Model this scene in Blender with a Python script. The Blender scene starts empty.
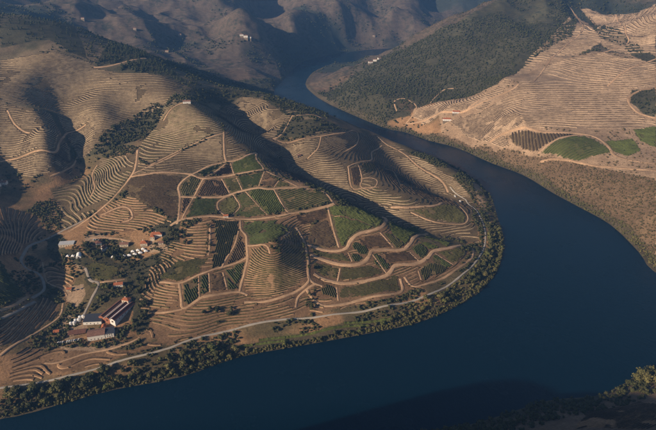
import bpy, bmesh, math, random
import numpy as np

# ------------------------------------------------------------------ camera, sky, sun, exposure
scene = bpy.context.scene
col = scene.collection
R = math.radians
cam_data = bpy.data.cameras.new('camera')
cam = bpy.data.objects.new('camera', cam_data)
col.objects.link(cam)
cam.location = (0, 0, 500)
cam.rotation_euler = (R(90 - 26.1), 0, 0)
cam_data.sensor_width = 36
cam_data.lens = 36 * 540 / 656
cam_data.clip_start = 1
cam_data.clip_end = 40000
scene.camera = cam

SUN_ELEV = 23.0
SUN_FROM = (-0.83, -0.56)                      # horizontal direction towards the sun
world = bpy.data.worlds.new('World')
scene.world = world
world.use_nodes = True
wn = world.node_tree
sky = wn.nodes.new('ShaderNodeTexSky')
sky.sky_type = 'NISHITA'
sky.sun_disc = False
sky.sun_elevation = R(SUN_ELEV)
sky.sun_rotation = math.atan2(SUN_FROM[0], SUN_FROM[1])
sky.altitude = 400
sky.air_density = 1.0
sky.dust_density = 1.0
bg = wn.nodes['Background']
bg.inputs['Strength'].default_value = 0.058
wn.links.new(sky.outputs['Color'], bg.inputs['Color'])

sun_data = bpy.data.lights.new('sun', 'SUN')
sun_data.energy = 4.8
sun_data.angle = R(0.55)
sun_data.color = (1.0, 0.79, 0.57)
sun = bpy.data.objects.new('sun', sun_data)
col.objects.link(sun)
from mathutils import Vector, Matrix
_sd = Vector((SUN_FROM[0], SUN_FROM[1], math.tan(R(SUN_ELEV)) * math.hypot(*SUN_FROM)))
sun.rotation_euler = _sd.to_track_quat('Z', 'Y').to_euler()
sun.location = (-600, -300, 900)

vs = scene.view_settings
vs.view_transform = 'Standard'
vs.look = 'None'
vs.exposure = 0.46
vs.gamma = 1.0
vs.use_curve_mapping = False
scene.cycles.max_bounces = 5
scene.cycles.volume_bounces = 0
scene.cycles.use_denoising = True

# ------------------------------------------------------------------ layout of the place, metres: spot heights, river outline, roads, plots, woods
CTRL = [
 (-391,471,0), (-330,495,0), (-271,520,0), (-194,542,0), (-121,581,0), (-26,608,0), (76,637,0), (138,659,0), (199,697,0), (249,741,0), (293,803,0), (326,880,0),
 (346,970,0), (-406,506,12), (-338,521,14), (-272,550,16), (-221,570,18), (-177,597,18), (-111,623,18), (3,647,18), (86,670,17), (160,708,15), (224,765,12), (268,827,10),
 (296,895,9), (312,970,9), (312,1036,9), (185,1328,50), (238,1253,42), (266,1201,36), (289,1136,27), (314,1094,16), (337,1023,6), (128,1424,52), (61,1462,66),
 (145,1307,44), (189,1242,28), (229,1185,17), (276,1121,9), (312,1077,4), (28,1195,78), (69,1169,68), (117,1130,54), (157,1086,43), (218,1056,28), (270,1044,17),
 (55,1297,92), (17,1276,106), (-44,1290,132), (5,1288,115), (-68,1265,122), (-66,1217,100), (-65,1186,86), (-167,1420,152), (-110,1364,145), (-156,1307,135),
 (-137,1238,118), (-219,1417,150), (-19,1204,92), (-18,1126,72), (26,1092,62), (86,1016,48), (144,975,38), (201,952,27), (248,939,16), (-228,1372,122), (-161,1271,95),
 (-100,1191,72), (-51,1114,60), (4,1053,48), (46,1018,36), (94,975,29), (141,940,22), (195,914,14), (250,897,8), (290,891,5), (-327,1240,182), (-255,1187,157),
 (-201,1120,132), (-157,1098,110), (-136,1042,104), (-105,991,98), (-54,970,92), (4,949,82), (32,923,73), (78,902,60), (123,879,47), (175,859,33), (230,852,20),
 (261,852,12), (-263,861,78), (-210,915,83), (-225,1002,98), (-283,950,88), (-191,1039,105), (-50,874,72), (-52,919,81), (21,825,57), (-27,785,54), (-26,735,42),
 (-43,696,27), (36,757,38), (34,706,24), (125,817,42), (119,759,27), (113,709,18), (192,795,21), (166,745,17), (228,803,16), (-82,773,76), (-97,761,75), (-68,764,70),
 (-103,727,62), (-82,712,60), (-60,723,50), (-101,695,40), (-70,693,36), (-44,714,46), (-41,759,56), (-129,850,70), (-142,753,54), (-129,778,64), (-27,809,56),
 (-160,765,58), (-109,669,31), (-57,671,26), (-49,827,62), (-66,838,70), (-229,781,62), (-219,819,70), (-258,702,45), (-219,662,36), (-264,664,34), (-224,619,23),
 (-170,679,42), (-179,645,30), (-149,635,23), (-248,724,49), (-200,719,52), (-209,688,45), (-345,583,17), (-334,629,24), (-307,657,30), (-332,689,35), (-279,612,20),
 (-372,692,33), (-364,735,42), (-413,760,46), (-339,757,44), (-330,784,51), (-445,797,51), (-293,802,60), (-390,811,55), (-331,846,66), (-292,706,33), (-251,612,20),
 (-301,739,40), (-314,592,18), (-369,546,15), (-415,882,68), (-356,872,73), (-445,861,58), (-494,961,62), (-448,979,86), (-407,1047,113), (-375,1083,122),
 (-440,1155,132), (-410,1214,149), (-476,1091,108), (-515,1069,78), (-351,1160,142), (-290,1078,124), (-240,976,98), (-324,966,102), (-330,912,84), (-427,916,72),
 (-883,1528,315), (-849,1627,322), (-807,1685,310), (-710,1611,275), (-650,1595,258), (-531,1570,240), (-433,1457,215), (-352,1382,192), (-606,1393,215), (-564,1268,182),
 (-543,1206,163), (-516,1157,143), (-486,1129,129), (-708,1344,225), (-711,1236,190), (-447,1366,208), (-424,1276,180), (-834,1406,250), (-558,1484,236), (-696,1447,268),
 (-364,1223,170), (-486,1242,165), (-642,1160,176), (-619,1114,156), (-591,1060,130), (-569,1037,106), (-571,1010,84), (-722,1159,165), (-692,1083,122), (-650,1027,88),
 (-653,1296,175), (-597,1195,143), (-567,1142,113), (-544,1081,89), (-530,1026,73), (-511,1103,115), (-591,1127,152), (-570,1072,126), (-624,934,74), (-583,927,67),
 (-519,885,56), (-486,850,50), (-492,822,45), (-472,767,38), (-429,713,28), (-399,667,23), (-389,612,20), (-404,567,22), (-410,594,25), (-433,565,32), (-419,532,16),
 (-384,538,14), (-475,655,58), (-466,676,53), (-500,709,76), (-440,656,40), (-457,614,44), (-537,779,82), (-468,721,42), (35,1880,0), (173,1651,0), (236,1599,0),
 (294,1521,0), (366,1450,0), (430,1330,0), (486,1246,0), (519,1135,0), (549,1055,0), (576,975,0), (576,865,0), (568,796,0), (611,882,16), (632,935,42), (671,1014,60),
 (635,1087,52), (552,1205,42), (491,1308,30), (418,1417,20), (352,1500,22), (294,1590,25), (228,1677,38), (312,1624,62), (137,1747,62), (79,1939,50), (352,1522,66),
 (454,1385,86), (492,1531,116), (602,1362,93), (754,1355,95), (843,1349,97), (564,1255,75), (705,1246,78), (772,1209,78), (758,1491,126), (899,1467,132), (691,1701,152),
 (872,1632,166), (953,1582,162), (517,1638,150), (765,1921,192), (991,1899,212), (1118,1915,226), (1019,2412,256), (1202,2452,272), (1325,2323,284), (716,1992,215),
 (430,1932,122), (262,1984,76), (348,2092,128), (567,2096,200), (753,2239,255), (440,1665,98), (371,1788,85), (8,2208,28), (91,2259,50), (154,2292,72), (341,2334,166),
 (501,2342,236), (679,2425,306), (879,2551,365), (1179,2550,385), (-92,2262,0), (-64,2510,0), (-41,2245,12), (-199,2300,0), (-139,2730,0), (-21,2927,0), (-173,2172,4),
 (-265,2185,25), (-350,2166,45), (-465,2158,70), (-591,2205,100), (-206,1906,40), (-287,1758,92), (-331,1655,122), (-379,1675,142), (-137,1933,8), (-365,2506,150),
 (-318,2407,72), (-255,2326,24), (-411,2689,250), (-498,3124,310), (-244,2832,46), (-325,3171,100), (-395,3442,180), (-88,2732,62), (-144,2918,132), (-205,3098,212),
 (11,3005,70), (67,3199,150), (125,3211,95), (126,3288,205), (316,3473,120), (419,3359,215), (635,3764,150), (417,3269,60), (971,4597,110), (-798,2449,232),
 (-765,2291,180), (-848,2286,165), (-1050,2672,172), (-1026,2413,240), (-979,2325,195), (-1086,2303,225), (-1282,2560,262), (-694,2656,165), (-742,2883,232),
 (-546,2600,128), (-558,2827,214), (-1331,2416,295), (-715,2389,150), (-801,2817,215), (-1002,2701,240), (165,1500,0), (215,1450,0), (270,1380,0), (325,1300,0),
 (355,1210,0), (365,1110,0), (350,1000,0), (100,1560,0), (20,1640,0), (-60,1730,0), (-120,1850,0), (-190,1980,0), (-210,2150,0), (-60,1640,40), (40,1540,50),
 (-150,1700,70), (-350,430,-8), (-150,470,-8), (50,530,-8), (250,600,-8), (420,700,-8), (460,850,-8), (440,1000,-8), (430,1150,-8), (360,1330,-8), (240,1480,-8),
 (120,1640,-8), (0,1780,-8), (-80,1950,-8), (-140,2130,-8), (-120,2330,-8), (-60,2550,-8), (40,2760,-8), (-700,380,-8), (-1200,330,-8), (300,2880,-8), (700,3040,-8),
 (1200,3250,-8), (1900,3400,-8), (-560,445,0), (-900,420,0), (-1300,400,0), (-1900,380,0), (-640,800,105), (-760,820,150), (-1000,900,220), (-680,650,90), (-640,560,45),
 (-800,520,70), (-690,980,118), (-780,1010,165), (-950,1150,240), (-1100,1450,330), (-1300,1000,300), (-1300,600,150), (-1900,900,350), (-1500,1800,350),
 (-1200,2000,300), (-1100,2600,300), (-1700,2600,380), (-640,1150,158), (-720,1300,215), (612,700,0), (592,620,0), (500,562,0), (404,536,0), (338,505,0), (274,497,0),
 (177,462,0), (60,432,0), (30,392,62), (110,405,50), (-100,395,0), (-300,350,0), (-600,310,0), (-1000,260,0), (-1900,220,0), (700,700,60), (680,580,60), (560,500,60),
 (420,470,52), (330,430,50), (280,430,40), (200,400,50), (450,380,120), (320,340,100), (150,300,150), (60,270,190), (120,285,170), (100,330,120), (-60,320,90),
 (-100,300,120), (-520,190,130), (-140,240,205), (-230,200,235), (-320,158,265), (-60,165,250), (-180,117,284), (-260,80,300), (-110,150,262), (0,100,270),  # unseen south ridge, raised so its shadow falls on near bank and water
 (-420,110,320), (0,0,260), (400,0,280), (-500,0,330), (-900,0,220), (0,-500,260), (800,300,260), (900,700,180), (900,-300,300), (-900,-500,300), (1000,1000,170),
 (1100,1300,190), (1200,1600,230), (1200,2000,300), (1100,2500,330), (1700,1200,300), (1900,2000,380), (1700,500,320), (1500,2800,330), (200,2560,50), (338,2530,100),
 (495,2580,150), (660,2660,190), (1000,2780,220), (62,2620,10), (1600,3050,160), (100,3080,0), (300,3160,0), (700,3240,0), (1200,3450,0), (-2400,3200,420),
 (-1600,3200,400), (-1000,3300,350), (-500,3400,330), (-200,3500,310), (100,3700,330), (500,3750,300), (900,3900,280), (1400,4000,300), (2000,3800,350), (-2400,4500,430),
 (-1200,4500,420), (0,4600,390), (900,4900,330), (2000,4900,380), (-2400,6000,450), (0,6200,440), (1500,6200,420), (2600,6200,420), (2600,2600,400), (2600,1000,350),
 (2600,-600,300), (-2500,1800,400), (-2500,600,350), (-2500,-600,300), (0,-900,280), (1300,-900,300), (-1300,-900,280),
]
RIVER = [
 (-2600,370), (-1900,380), (-1300,400), (-900,420), (-560,445), (-391,471), (-330,495), (-271,520), (-194,542), (-121,581), (-26,608), (76,637), (138,659), (199,697),
 (249,741), (293,803), (326,880), (346,970), (350,1000), (365,1110), (355,1210), (325,1300), (270,1380), (215,1450), (165,1500), (100,1560), (20,1640), (-60,1730),
 (-120,1850), (-190,1980), (-215,2150), (-199,2300), (-139,2730), (-21,2927), (98,3036), (300,3160), (700,3240), (1200,3450), (2600,3700), (2600,3350), (1200,3130),
 (700,2900), (300,2760), (59,2730), (0,2653), (-64,2510), (-92,2262), (-50,2071), (-7,1964), (35,1880), (173,1651), (236,1599), (294,1521), (366,1450), (430,1330),
 (486,1246), (519,1135), (549,1055), (576,975), (576,865), (568,796), (612,700), (592,620), (500,562), (404,536), (338,505), (274,497), (177,462), (60,432), (-100,395),
 (-300,350), (-600,310), (-1000,260), (-1900,220), (-2600,200),
]
ROADS = [
 ('river_road', 3.4, [(-407.8,508.2),(-374.3,515.7),(-339.4,523.3),(-273.0,552.3),(-221.8,572.0),(-177.8,599.0),(-111.8,625.6),(-55.5,641.9),(2.9,649.8),(86.2,672.6),(160.6,708.9),(224.4,768.0),(265.2,823.3),(295.2,888.5),(309.6,952.9),(311.2,1016.7),(303.3,1080.5)]),
 ('river_road', 2.8, [(303.3,1080.5),(289.6,1099.8),(277.4,1130.6)]),
 ('dirt_track', 5, [(-153.5,1102.1),(-150.0,1071.3),(-134.0,1033.5),(-125.3,1014.9),(-85.7,977.5),(-52.0,955.2),(-13.4,952.5),(2.7,927.8),(10.7,907.6)]),
 ('dirt_track', 5, [(-153.5,1102.1),(-181.8,1059.4),(-211.0,1045.9),(-239.6,1032.0),(-261.2,1004.2),(-269.3,994.8),(-279.5,980.2),(-287.5,956.0),(-277.6,925.3),(-263.9,854.3),(-262.6,835.4)]),
 ('dirt_track', 4.5, [(-349.7,988.7),(-318.1,994.0),(-269.7,997.1)]),
 ('dirt_track', 5.5, [(-269.3,994.8),(-243.7,981.9),(-206.7,995.2),(-155.1,1010.1),(-125.7,1018.4)]),
 ('dirt_track', 6, [(-276.9,927.6),(-238.9,921.7),(-195.3,923.9),(-172.0,937.6),(-135.0,948.8),(-109.1,945.3),(-58.4,954.0),(-33.1,967.4)]),
 ('dirt_track', 4, [(-243.5,980.6),(-251.8,922.9),(-256.7,848.7)]),
 ('dirt_track', 6, [(-273.8,832.8),(-259.1,846.0),(-231.2,853.7),(-209.0,860.9),(-182.3,860.0),(-143.5,858.4),(-96.2,863.6),(-55.2,881.3),(-6.6,897.7),(12.0,907.9)]),
 ('dirt_track', 4.5, [(-183.1,865.2),(-197.8,881.9),(-203.1,906.3),(-190.3,924.0)]),
 ('dirt_track', 3.5, [(-178.7,930.5),(-161.9,898.3),(-167.0,877.7),(-176.4,860.7)]),
 ('dirt_track', 3, [(-209.0,985.3),(-183.7,930.4)]),
 ('dirt_track', 2.5, [(-200.6,1044.8),(-188.0,1004.7)]),
 ('dirt_track', 3, [(-180.4,988.3),(-163.4,944.5)]),
 ('dirt_track', 3, [(-126.8,1009.6),(-132.3,953.9)]),
 ('dirt_track', 3, [(-95.1,973.2),(-103.0,949.3)]),
 ('dirt_track', 3.5, [(-102.5,943.3),(-80.3,894.4),(-72.1,880.4)]),
 ('dirt_track', 3, [(-241.5,987.3),(-210.3,1040.9)]),
 ('dirt_track', 2, [(-156.3,939.0),(-108.8,870.4)]),
 ('dirt_track', 5, [(-228.2,1141.8),(-216.3,1069.5),(-209.1,1047.1)]),
 ('dirt_track', 3.5, [(-357.5,1017.6),(-304.0,1081.7),(-228.5,1134.2)]),
 ('dirt_track', 4, [(-335.1,1239.5),(-363.2,1221.8),(-373.6,1194.8)]),
 ('dirt_track', 3.5, [(-87.3,1301.6),(-94.3,1276.9),(-108.0,1235.5),(-129.5,1214.3)]),
 ('dirt_track', 3.5, [(-87.2,1298.8),(-33.9,1312.7),(-13.1,1304.6)]),
 ('dirt_track', 3.5, [(-130.3,1215.5),(-40.2,1225.8),(36.3,1276.6),(69.4,1329.7),(76.4,1296.1),(66.7,1247.7),(38.6,1198.9)]),
 ('dirt_track', 3.5, [(-16.6,1234.2),(-23.9,1189.5),(-46.2,1155.7)]),
 ('dirt_track', 4, [(139.1,1324.4),(108.2,1257.9),(99.7,1196.0),(49.8,1130.8),(45.5,1115.2),(51.0,1057.3),(75.4,1048.4),(106.8,1044.6)]),
 ('dirt_track', 3.5, [(68.9,1138.2),(73.5,1081.6),(68.8,1059.1),(81.9,1040.4),(100.1,1049.2),(105.9,1077.8),(94.2,1087.6),(71.3,1081.6)]),
 ('dirt_track', 5, [(129.6,1370.6),(148.7,1334.9),(191.1,1287.8),(217.2,1231.2),(249.7,1181.8),(266.7,1144.3),(271.8,1118.7)]),
 ('dirt_track', 3, [(129.7,1173.3),(154.8,1183.3),(157.0,1076.9)]),
 ('dirt_track', 7, [(125.7,981.1),(165.4,976.9),(216.0,995.3),(238.7,1022.0)]),
 ('dirt_track', 4, [(164.1,964.7),(208.0,944.5),(254.9,945.8),(273.6,955.0),(283.2,982.7),(275.9,1027.6),(271.5,1086.8)]),
 ('dirt_track', 8, [(-35.3,793.1),(-11.9,787.1),(17.4,786.3),(32.2,795.7),(38.7,812.7),(54.5,830.8),(86.3,847.9),(102.8,872.0),(113.4,942.5),(106.2,952.9)]),
 ('dirt_track', 8, [(-28.8,767.3),(-0.2,760.9),(28.3,756.5),(51.4,761.2),(66.6,776.1),(73.4,792.4),(91.7,798.4),(125.4,805.7),(143.1,825.8),(156.1,852.3),(189.2,908.7)]),
 ('dirt_track', 8, [(-22.3,729.3),(-0.2,722.1),(32.9,719.8),(66.6,728.8),(93.1,743.2),(104.1,756.7),(112.9,770.0),(146.4,779.4),(170.2,799.1),(186.0,821.2),(218.3,842.6),(244.9,867.9)]),
 ('dirt_track', 6, [(-32.5,699.8),(-18.7,678.7),(-5.4,668.9),(15.6,670.8),(58.6,687.5),(91.7,697.6),(116.2,711.1),(117.2,739.3)]),
 ('dirt_track', 5, [(124.6,744.5),(138.8,723.2),(183.0,749.7),(218.5,781.6),(251.2,819.1),(264.3,854.1),(253.7,869.0)]),
 ('dirt_track', 4, [(-0.2,896.1),(9.0,841.6),(18.7,794.8)]),
 ('dirt_track', 5, [(-50.8,880.9),(-19.3,890.8),(9.5,903.2)]),
 ('dirt_track', 3, [(33.7,783.5),(40.0,764.9)]),
 ('dirt_track', 3, [(91.8,839.7),(112.4,808.2)]),
 ('dirt_track', 3, [(140.5,804.9),(156.2,785.7)]),
 ('dirt_track', 3, [(19.6,748.9),(15.3,723.2)]),
 ('dirt_track', 3, [(13.5,710.1),(15.8,680.5)]),
 ('dirt_track', 3, [(150.3,764.2),(151.7,741.8)]),
 ('dirt_track', 3, [(186.8,815.1),(214.7,792.9)]),
 ('dirt_track', 3, [(73.2,788.6),(95.3,749.0)]),
 ('dirt_track', 4.5, [(-155.2,854.1),(-150.0,825.0),(-138.8,804.2),(-133.8,777.1),(-129.2,748.8),(-129.4,728.0),(-133.1,695.1),(-133.8,680.3)]),
 ('dirt_track', 3.5, [(-132.6,776.7),(-100.9,760.4),(-91.2,739.3)]),
 ('dirt_track', 3.5, [(-153.2,819.9),(-154.8,780.0),(-163.7,749.7),(-167.7,726.4)]),
 ('dirt_track', 4.5, [(-258.2,698.1),(-226.3,691.5),(-199.6,707.7),(-177.4,723.4),(-149.1,739.0),(-129.2,748.8)]),
 ('dirt_track', 5, [(-226.3,691.5),(-219.4,670.4),(-212.6,648.4),(-203.5,650.9),(-186.9,664.8),(-164.1,672.5),(-136.4,681.7),(-121.4,678.1)]),
 ('dirt_track', 4, [(-261.6,643.0),(-235.0,641.6),(-212.0,645.7)]),
 ('dirt_track', 5, [(-124.7,664.6),(-96.1,668.3),(-72.4,677.6),(-43.8,697.4),(-30.1,712.4),(-31.8,719.9)]),
 ('dirt_track', 5, [(-55.1,835.3),(-42.7,805.4),(-32.9,755.7),(-29.2,718.0),(-8.7,709.3)]),
 ('dirt_track', 4, [(-205.1,835.7),(-196.0,785.7),(-192.9,753.5)]),
 ('dirt_track', 4, [(-48.3,663.7),(-45.8,683.9),(-33.8,699.3),(-18.9,711.7)]),
 ('dirt_track', 3, [(-74.2,789.5),(-65.3,816.8)]),
 ('dirt_track', 2.5, [(-199.6,707.7),(-190.7,664.6)]),
 ('dirt_track', 3, [(-184.6,712.8),(-176.5,674.9)]),
 ('dirt_track', 3, [(-163.9,717.8),(-152.2,683.4)]),
 ('dirt_track', 5, [(-404.0,1089.1),(-388.1,1023.7),(-386.4,983.0),(-400.3,939.6),(-424.8,895.1),(-457.5,849.2),(-479.9,844.1)]),
 ('dirt_track', 4.5, [(-386.4,983.0),(-353.7,985.7),(-297.2,996.0),(-267.1,992.9)]),
 ('dirt_track', 3.5, [(-385.5,991.4),(-344.1,1025.2),(-306.8,1071.0)]),
 ('dirt_track', 3, [(-489.2,1074.6),(-494.3,1053.4),(-462.5,985.3),(-459.1,952.9)]),
 ('dirt_track', 4, [(-413.5,881.5),(-380.9,897.5),(-360.2,887.1),(-350.2,862.6),(-365.1,855.6)]),
 ('dirt_track', 5, [(-408.3,816.6),(-373.8,816.8),(-335.6,805.7)]),
 ('access_road', 5, [(-443.1,875.8),(-479.9,844.1),(-501.7,804.6),(-494.9,753.6),(-479.8,731.8),(-462.9,732.7),(-446.6,714.8),(-437.0,692.1),(-438.9,664.5)]),
 ('access_road', 5, [(-432.7,660.8),(-441.6,632.0),(-454.3,608.3)]),
 ('dirt_track', 6, [(-444.1,664.5),(-449.4,639.1),(-460.4,621.6)]),
 ('dirt_track', 4, [(-398.1,670.9),(-391.2,641.8),(-400.4,615.3),(-414.0,582.0),(-428.1,552.4)]),
 ('access_road', 5, [(-389.5,741.9),(-371.3,713.1),(-354.9,703.7),(-354.9,671.1),(-355.4,646.1),(-356.4,634.1)]),
 ('dirt_track', 5, [(-355.5,705.4),(-337.2,710.7),(-319.5,717.8)]),
 ('dirt_track', 4, [(-371.1,550.0),(-351.4,550.0),(-323.3,565.5),(-291.4,573.9),(-270.1,585.9),(-260.6,596.2)]),
 ('dirt_track', 3.5, [(-469.7,764.3),(-444.8,720.4),(-415.4,705.4),(-399.1,687.1)]),
 ('dirt_track', 4, [(-718.5,1190.2),(-683.4,1146.0),(-638.5,1116.4)]),
 ('dirt_track', 4, [(-546.5,1186.6),(-584.4,1168.9),(-573.9,1107.4),(-575.9,1062.3),(-657.0,1060.9),(-678.7,1052.0)]),
 ('dirt_track', 3.5, [(-539.8,1100.1),(-548.6,1041.3),(-563.9,1017.8)]),
 ('dirt_track', 6, [(239.7,1628.7),(310.0,1596.0),(394.9,1538.8),(455.5,1550.8),(528.1,1562.3),(559.5,1590.6)]),
 ('dirt_track', 6, [(319.7,1666.5),(380.1,1782.4),(417.7,1768.0)]),
 ('dirt_track', 8, [(435.6,1395.2),(473.8,1385.6),(580.1,1322.1),(652.5,1293.1),(672.6,1242.2),(669.3,1189.2),(702.8,1141.8),(725.1,1122.4)]),
 ('dirt_track', 5, [(523.8,1278.4),(633.6,1298.1)]),
 ('dirt_track', 7, [(520.8,1249.4),(607.0,1172.8),(706.9,1087.4)]),
 ('dirt_track', 6, [(786.7,1804.8),(967.4,1877.6),(1047.1,1956.6),(1071.4,2029.5),(1185.1,2361.3)]),
 ('dirt_track', 6, [(1011.0,2416.0),(1023.1,2391.5),(1026.0,2323.3),(954.7,2126.4),(825.4,1946.5),(716.3,1794.0),(608.2,1607.9)]),
 ('dirt_track', 6, [(810.3,1571.9),(923.9,1668.8),(1010.6,1705.8)]),
 ('dirt_track', 8, [(924.7,1524.2),(884.2,1525.4),(834.9,1490.6),(827.8,1422.8),(858.9,1381.8)]),
 ('dirt_track', 5, [(1080.6,2180.0),(1081.9,2355.5)]),
 ('dirt_track', 5, [(219.0,1687.6),(216.4,1735.0),(251.0,1741.5),(277.9,1688.7),(267.2,1651.7),(242.3,1630.3)]),
 ('dirt_track', 5, [(400.1,1535.4),(447.4,1567.5)]),
 ('dirt_track', 4, [(586.0,1192.6),(556.9,1218.2)]),
 ('dirt_track', 7, [(-605.6,1421.3),(-561.8,1448.7),(-503.2,1534.1)]),
]
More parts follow.
